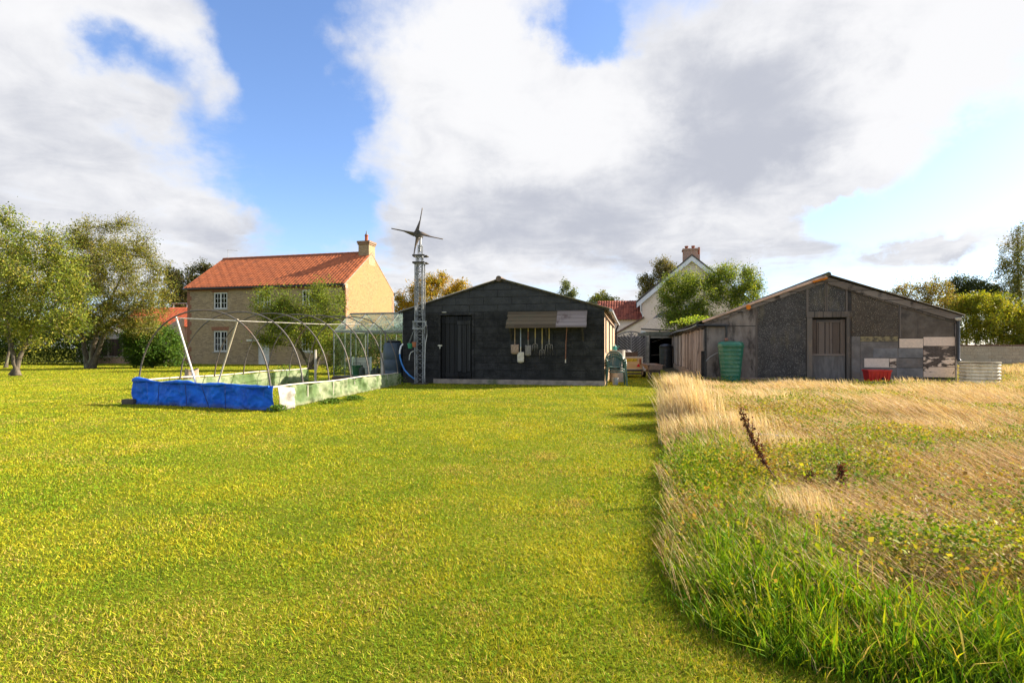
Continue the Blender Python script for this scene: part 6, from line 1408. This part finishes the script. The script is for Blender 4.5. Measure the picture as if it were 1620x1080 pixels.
    MB().box(a + .15, e, y + .1, y + .35, 0, za - .25).build('porch_wall', mat('shaded render', (.4, .36, .3), (.32, .28, .24), 3, .9), t); MB().box(a - .02, a + .34, y - .06, y - .005, za - .62, za - .2).build('wall_lamp', M_WHITE, t, bevel=.02)  # porch render is a darker copy of the house render, shade put into its colour
build_cream_house()
def build_block_wall():
    d = 34.0; X0 = wp(1480, HY, d)[0]; k = d / FL
    t = thing('block_wall', 'long pale concrete block wall with dark mossy top beyond the patched shed', 'wall', (X0, d, 0), R(1.0)); m = brick_mat('pale concrete blocks', (.40, .32, .21), (.48, .40, .28), (.3, .25, .18), .45, .225, ms=.013, stain=(.36, .31, .22))
    MB().box(0, 16, 0, .2, 0, 1.26).build('blockwork', m, t)
    c = MB(); x = 0; rng = random.Random(3)
    while x < 16: w = rng.uniform(.18, .26); c.box(x, x + w - .012, -.03, .23, 1.261, 1.33 + rng.uniform(-.012, .025)); x += w
    c.build('coping', mat('dark mossy brick coping', (.10, .05, .035), (.16, .085, .06), 4, .95, .5, c3=(.07, .065, .035)), t, bevel=.01)
build_block_wall()

# ------------------------------------------------------------------ trees and hedges
G_OLIVE = [(.10, .135, .02), (.17, .19, .024), (.26, .23, .035), (.06, .085, .016)]
def tree_px(name, label, bpx, d, bl, trunks, tr, limbs, twigs, lpt, ls, pal, wts, seed, **kw):
    base = (wp(bpx, HY, d)[0], d); B = [pxblob(*b[:4], d + (b[4] if len(b) > 4 else 0), base) for b in bl]; k = d / FL
    T = [[((px - bpx) * k, (j * .12 if j else 0), 0 if j == 0 else H - (py - HY) * k) for j, (px, py) in enumerate(tp)] for tp in trunks]
    return make_tree(name, label, base, B, T, tr * .6, limbs, int(twigs * 1.5), int(lpt * 2.1), ls * 1.12, pal, wts, seed, **kw)
TG = 'orchard trees on the left lawn'
tree_px('apple_tree', 'nearest spreading apple tree leaning right at the left edge of the lawn', 20, 22.0, [(60, 450, 62, 58, -.5), (15, 425, 60, 70, 0), (100, 470, 34, 46, -.6), (48, 382, 42, 28, .5), (-30, 450, 60, 80, .5), (75, 505, 48, 26, -.4), (20, 500, 45, 35, 0), (88, 395, 26, 34, 0), (110, 515, 26, 24, -.5), (112, 425, 30, 42, .2), (118, 470, 28, 40, 0), (45, 530, 40, 16, .2), (10, 345, 30, 22, .4)],
        [[(20, 595), (28, 565), (38, 535), (52, 490), (60, 430)], [(28, 568), (10, 530), (2, 480), (5, 420)]], .17, 60, 760, 20, .085, [(.175, .22, .028), (.27, .275, .038), (.11, .155, .022), (.38, .32, .06)], [1, .8, .7, .25], 101, group=TG, bark=M_BARK2, spikes=.16)
tree_px('apple_tree', 'apple tree with a thick forked trunk in front of the board fence', 143, 29.6, [(195, 435, 62, 62, 0), (150, 400, 55, 50, .5), (230, 455, 42, 56, 0), (140, 465, 55, 42, -.5), (205, 375, 38, 36, .5), (238, 488, 24, 32, 0), (180, 503, 55, 24, -.6), (118, 500, 35, 30, -.3), (205, 520, 45, 16, -.5), (118, 425, 40, 50, .4), (140, 375, 36, 32, .4), (165, 500, 50, 24, -.4)],
        [[(143, 584), (143, 555), (150, 520), (165, 480), (185, 430)], [(140, 562), (128, 535), (120, 505), (115, 470)], [(146, 550), (165, 520), (200, 490), (225, 470)]], .26, 60, 1150, 21, .085, [(.19, .20, .034), (.25, .215, .05), (.13, .155, .028), (.33, .28, .06)], [1, .9, .7, .3], 102, group=TG, spikes=.12)
tree_px('apple_tree', 'slender dark trunked apple tree farthest left behind the leaning one', 9, 31.0, [(-15, 440, 60, 60, 0), (30, 470, 45, 45, 0), (-20, 500, 45, 30, 0), (10, 410, 35, 35, 0)], [[(9, 580), (12, 550), (6, 510), (0, 460)]], .14, 30, 420, 18, .09, G_OLIVE, [1, .8, .4, .5], 103, group=TG)
tree_px('apple_tree', 'small leaning apple tree in front of the brick house', 487, 28.0, [(485, 488, 50, 34, 0), (430, 482, 34, 32, -.4), (522, 482, 24, 42, .3), (470, 525, 55, 22, -.5), (425, 528, 28, 20, -.5), (508, 535, 34, 22, 0), (504, 452, 10, 14, 0), (455, 505, 30, 30, 0)],
        [[(487, 585), (497, 566), (493, 540), (485, 505)], [(497, 566), (512, 545), (518, 510)], [(494, 548), (460, 530), (435, 505)]], .17, 44, 720, 17, .08, [(.14, .20, .024), (.22, .26, .032), (.09, .14, .02), (.31, .29, .05)], [1, .9, .6, .25], 104, group=TG)
tree_px('leafy_shrub', 'broad dark green leafy shrub beside the brick house corner', 240, 31.0, [(240, 545, 42, 30, 0), (222, 562, 28, 16, -.3), (265, 560, 26, 18, -.2), (238, 522, 22, 16, 0), (210, 540, 16, 20, 0)], [[(240, 582), (240, 560), (240, 530)], [(240, 582), (225, 560), (215, 545)], [(240, 582), (258, 560), (270, 545)]], .06, 26, 420, 20, .11, [(.075, .15, .02), (.13, .21, .03), (.05, .10, .015)], [1, .7, .6], 105, cat='shrub')
tree_px('dark_tree', 'dark tree standing behind the left end of the brick house', 300, 50.0, [(300, 448, 34, 30, 0), (318, 424, 12, 16, 0), (283, 462, 28, 26, 0), (310, 480, 40, 25, 0), (337, 425, 6, 10, 0), (270, 435, 12, 16, 0)], [[(300, 580), (300, 510), (302, 450)]], .25, 30, 420, 16, .17, [(.05, .065, .02), (.08, .075, .03), (.11, .10, .04)], [1, .8, .4], 106)
tree_px('maple_tree', 'golden yellow autumn tree rising behind the black barn', 690, 56.0, [(690, 470, 48, 32, 0), (728, 456, 24, 14, 0), (650, 478, 26, 24, 0), (690, 444, 24, 16, 0), (720, 478, 25, 20, 0), (640, 500, 30, 24, 0)], [[(690, 578), (690, 520), (690, 460)]], .2, 46, 640, 17, .16, [(.42, .27, .022), (.36, .28, .03), (.20, .20, .025), (.50, .28, .02)], [1, .9, .6, .4], 107, spikes=.12)
tree_px('young_tree', 'slender blue green tree top showing over the barn roof', 897, 55.0, [(895, 451, 8, 9, 0), (906, 464, 7, 9, 0), (888, 466, 6, 8, 0), (898, 474, 10, 8, 0)], [[(897, 572), (897, 500), (896, 452)]], .1, 12, 90, 13, .16, [(.11, .15, .06), (.15, .18, .08), (.20, .22, .07)], [1, .7, .4], 108)
tree_px('willow_tree', 'yellow green drooping tree between the barn and the cream house', 950, 60.0, [(950, 482, 24, 16, 0), (934, 490, 12, 14, 0), (972, 486, 14, 14, 0), (945, 502, 26, 16, 0), (953, 468, 10, 8, 0)], [[(950, 572), (950, 520), (950, 480)]], .2, 24, 330, 18, .17, [(.20, .23, .03), (.28, .27, .05), (.13, .17, .03)], [1, .7, .5], 109, droop=.9)
tree_px('birch_tree', 'thin brownish birch crown behind the cream house roof', 1040, 62.0, [(1046, 420, 16, 13, 0), (1020, 443, 11, 13, 0), (1060, 430, 14, 16, 0), (1040, 448, 20, 16, 0), (1030, 465, 22, 14, 0)], [[(1040, 572), (1040, 500), (1042, 430)]], .2, 24, 330, 15, .16, [(.15, .135, .05), (.20, .17, .07), (.12, .13, .04)], [1, .7, .7], 110, droop=.8, bark=M_BARK2)
tree_px('leafy_tree', 'big rounded bright green tree growing behind the plank shed', 1112, 38.5, [(1100, 466, 54, 46, 0), (1152, 444, 38, 30, 0), (1176, 464, 32, 40, 0), (1075, 460, 34, 30, -.3), (1190, 440, 16, 22, 0), (1068, 490, 30, 36, -.5), (1115, 512, 60, 22, -.5), (1198, 468, 12, 24, 0), (1128, 436, 24, 14, 0), (1085, 448, 26, 20, 0)], [[(1112, 578), (1112, 520), (1115, 460)], [(1112, 575), (1150, 520), (1165, 470)], [(1112, 575), (1080, 520), (1070, 485)]], .16, 54, 1000, 18, .11, [(.14, .21, .026), (.23, .28, .034), (.09, .145, .02), (.32, .32, .045)], [1, .9, .6, .25], 111, spikes=.1, lo=.2)
RG = 'trees behind the block wall'
tree_px('brown_twigged_tree', 'thin brownish tree with bare arching twigs over the right shed roof', 1465, 38.0, [(1455, 465, 28, 22, 0), (1480, 478, 26, 32, 0), (1430, 466, 22, 16, 0), (1412, 462, 12, 10, 0), (1485, 450, 16, 18, 0), (1460, 500, 35, 25, 0)], [[(1465, 578), (1465, 530), (1470, 480)], [(1465, 540), (1445, 490), (1432, 462)]], .12, 30, 330, 14, .11, [(.22, .20, .035), (.26, .17, .05), (.17, .18, .03), (.30, .26, .04)], [1, .7, .6, .5], 112, group=RG, spikes=.2)
tree_px('yellowing_bush', 'large yellow green bush hanging over the block wall', 1545, 37.5, [(1545, 505, 50, 36, 0), (1592, 515, 40, 32, 0), (1512, 515, 24, 32, 0), (1560, 478, 36, 20, 0), (1612, 540, 26, 14, 0), (1530, 480, 24, 18, 0), (1640, 510, 40, 40, 0)], [[(1545, 578), (1545, 540), (1548, 500)], [(1545, 578), (1585, 540), (1600, 510)], [(1545, 578), (1520, 540), (1510, 505)]], .1, 46, 900, 18, .12, [(.20, .235, .018), (.29, .28, .02), (.13, .175, .018), (.38, .31, .03)], [1, .9, .6, .4], 113, cat='bush', group=RG)
tree_px('dark_conifer', 'dark green conifer tops rising behind the yellow green bush', 1530, 46.0, [(1520, 450, 20, 14, 0), (1550, 455, 16, 12, 0), (1535, 475, 40, 20, 0), (1572, 462, 10, 12, 0)], [[(1530, 572), (1530, 500), (1528, 445)]], .2, 24, 330, 18, .14, [(.045, .065, .022), (.07, .085, .03)], [1, .6], 114, group=RG, droop=.3)
tree_px('silver_birch', 'tall drooping birch at the right edge beyond the block wall', 1615, 45.0, [(1608, 402, 16, 36, 0), (1598, 440, 20, 30, 0), (1614, 366, 12, 18, 0), (1592, 482, 28, 28, 0), (1630, 430, 18, 60, 0), (1612, 500, 26, 24, 0)], [[(1618, 575), (1618, 500), (1614, 420), (1617, 358)]], .2, 44, 560, 15, .12, [(.13, .155, .035), (.19, .19, .05), (.25, .19, .04), (.09, .12, .03)], [1, .8, .4, .5], 115, group=RG, droop=1.0, bark=M_BARK2)
def hedge(name, label, x0, x1, d, ytop, depth, n, ls, pal, wts, seed, rough=.25, cat='hedge', lo=0.0):
    rng = np.random.default_rng(seed); k = d / FL; X0, X1 = wp(x0, HY, d)[0], wp(x1, HY, d)[0]; h = H - (ytop - HY) * k
    t = thing(name, label, cat, ((X0 + X1) / 2, d, 0)); L = X1 - X0; m = n // 14
    x = rng.uniform(-L / 2, L / 2, m); y = rng.uniform(-.5, .5, m) * depth; y = np.sign(y) * np.abs(y * 2) ** .5 * depth / 2
    top = h * (1 - rough + 2 * rough * fbm(x + 40, y + 9, .6, seed, 3)); z = top * (lo + (1.02 - lo) * rng.random(m) ** .7); cl = rng.choice(len(pal), m, p=np.array(wts) / sum(wts))
    P = np.stack([np.repeat(x, 14), np.repeat(y, 14), np.repeat(z, 14)], 1) + rng.normal(size=(m * 14, 3)) * np.array([.14, .14, .12]); q = P[:, 2] > .02
    V, F, C = leaf_cloud(P[q], ls, pal, wts, rng, clump=np.repeat(cl, 14)[q]); np_mesh('foliage', V, F, M_LEAF, t, C)
    return t
hedge('laurel_hedge', 'tall dark green hedge along the far edge of the left lawn', -60, 158, 37.5, 510, 1.8, 42000, .13, [(.05, .085, .016), (.085, .13, .02), (.035, .06, .012), (.14, .15, .03)], [1, .8, .8, .25], 201)
hedge('garden_hedge', 'green and russet hedge growing right behind the greenhouse', 522, 650, 24.2, 522, 1.3, 22000, .095, [(.14, .20, .02), (.20, .24, .025), (.09, .14, .016), (.26, .14, .035)], [1, .8, .6, .4], 202)
hedge('clipped_hedge', 'short dark hedge between the brick house and the greenhouse hedge', 545, 640, 34.5, 520, 1.2, 5000, .11, [(.07, .11, .02), (.11, .14, .02)], [1, .6], 203)
fw = hedge('far_woodland', 'distant belt of trees along the horizon', -1500, 3100, 120.0, 528, 8, 26000, .6, [(.07, .09, .025), (.11, .12, .03), (.14, .12, .04)], [1, .7, .4], 204, cat='woodland'); fw['kind'] = 'stuff'
# plants growing in the tunnel, at wall feet, and a sprig on the shed roof
def clump(name, label, x, y, r, h, n, ls, pal, seed, cat='plant', z=0.0, group=None):
    rng = np.random.default_rng(seed); t = thing(name, label, cat, (x, y, z), 0, group); P = rng.normal(size=(n, 3)) * np.array([r * .5, r * .5, 0]); P[:, 2] = h * (1 - (P[:, 0] ** 2 + P[:, 1] ** 2) / (r * r * 2.4)).clip(.15, 1) * rng.random(n) ** .6
    V, F, C = leaf_cloud(P, ls, pal, np.ones(len(pal)), rng); np_mesh('foliage', V, F, M_LEAF, t, C)
    s = MB()
    for i in range(9): a = rng.uniform(0, 6.28); q = r * .55 * rng.random(); s.tube([(0, 0, 0), (q * math.cos(a), q * math.sin(a), h * .8)], [.008, .003], 4)
    s.build('stem', M_BARK, t)
GP = [(.09, .17, .025), (.15, .23, .03), (.06, .11, .016)]; WG = 'weeds inside the polytunnel'
for (px, py, r, h, lb) in ((452, 606, .55, .62, 'biggest leafy weed clump inside the polytunnel near its far post'), (480, 603, .4, .4, 'lower weed clump beside the far post inside the polytunnel'), (402, 611, .3, .45, 'thin weeds against the left netting inside the polytunnel')):
    X, Y = gp(px, py); clump('weed_clump', lb, X, Y, r, h, 700, .06, GP, int(px), group=WG)
for (px, py, r, h, lb) in ((625, 609, .35, .34, 'weeds rambling over the far end of the right netting'), (680, 604, .3, .16, 'low weeds at the foot of the lattice mast'), (440, 650, .16, .12, 'small weeds by the white plastic corner sheet'), (560, 632, .22, .1, 'low weeds along the bottom of the right netting'), (525, 637, .2, .1, 'lowest weeds at the bottom of the right netting near the tarpaulin')):
    X, Y = gp(px, py); clump('weed_clump', lb, X, Y, r, h, 420, .05, GP, int(px) + 1, group='weeds along walls and netting')
X, Y, Z = wp(1092, 508, 20.4); clump('creeper', 'bright green creeper spilling over the left eave of the plank shed', X + .25, Y, .75, .34, 500, .09, [(.22, .33, .03), (.30, .36, .05)], 77, z=Z - .12)
X, Y = gp(300, 603); clump('weed_clump', 'russet weeds round the pale stump', X - .1, Y - .05, .5, .18, 260, .05, [(.14, .13, .03), (.2, .1, .04), (.12, .17, .03)], 78, group='weeds along walls and netting')
X, Y = gp(985, 603); clump('weed_clump', 'small green weeds beside the chair stack', X, Y, .22, .14, 260, .05, GP, 79, group='weeds along walls and netting')
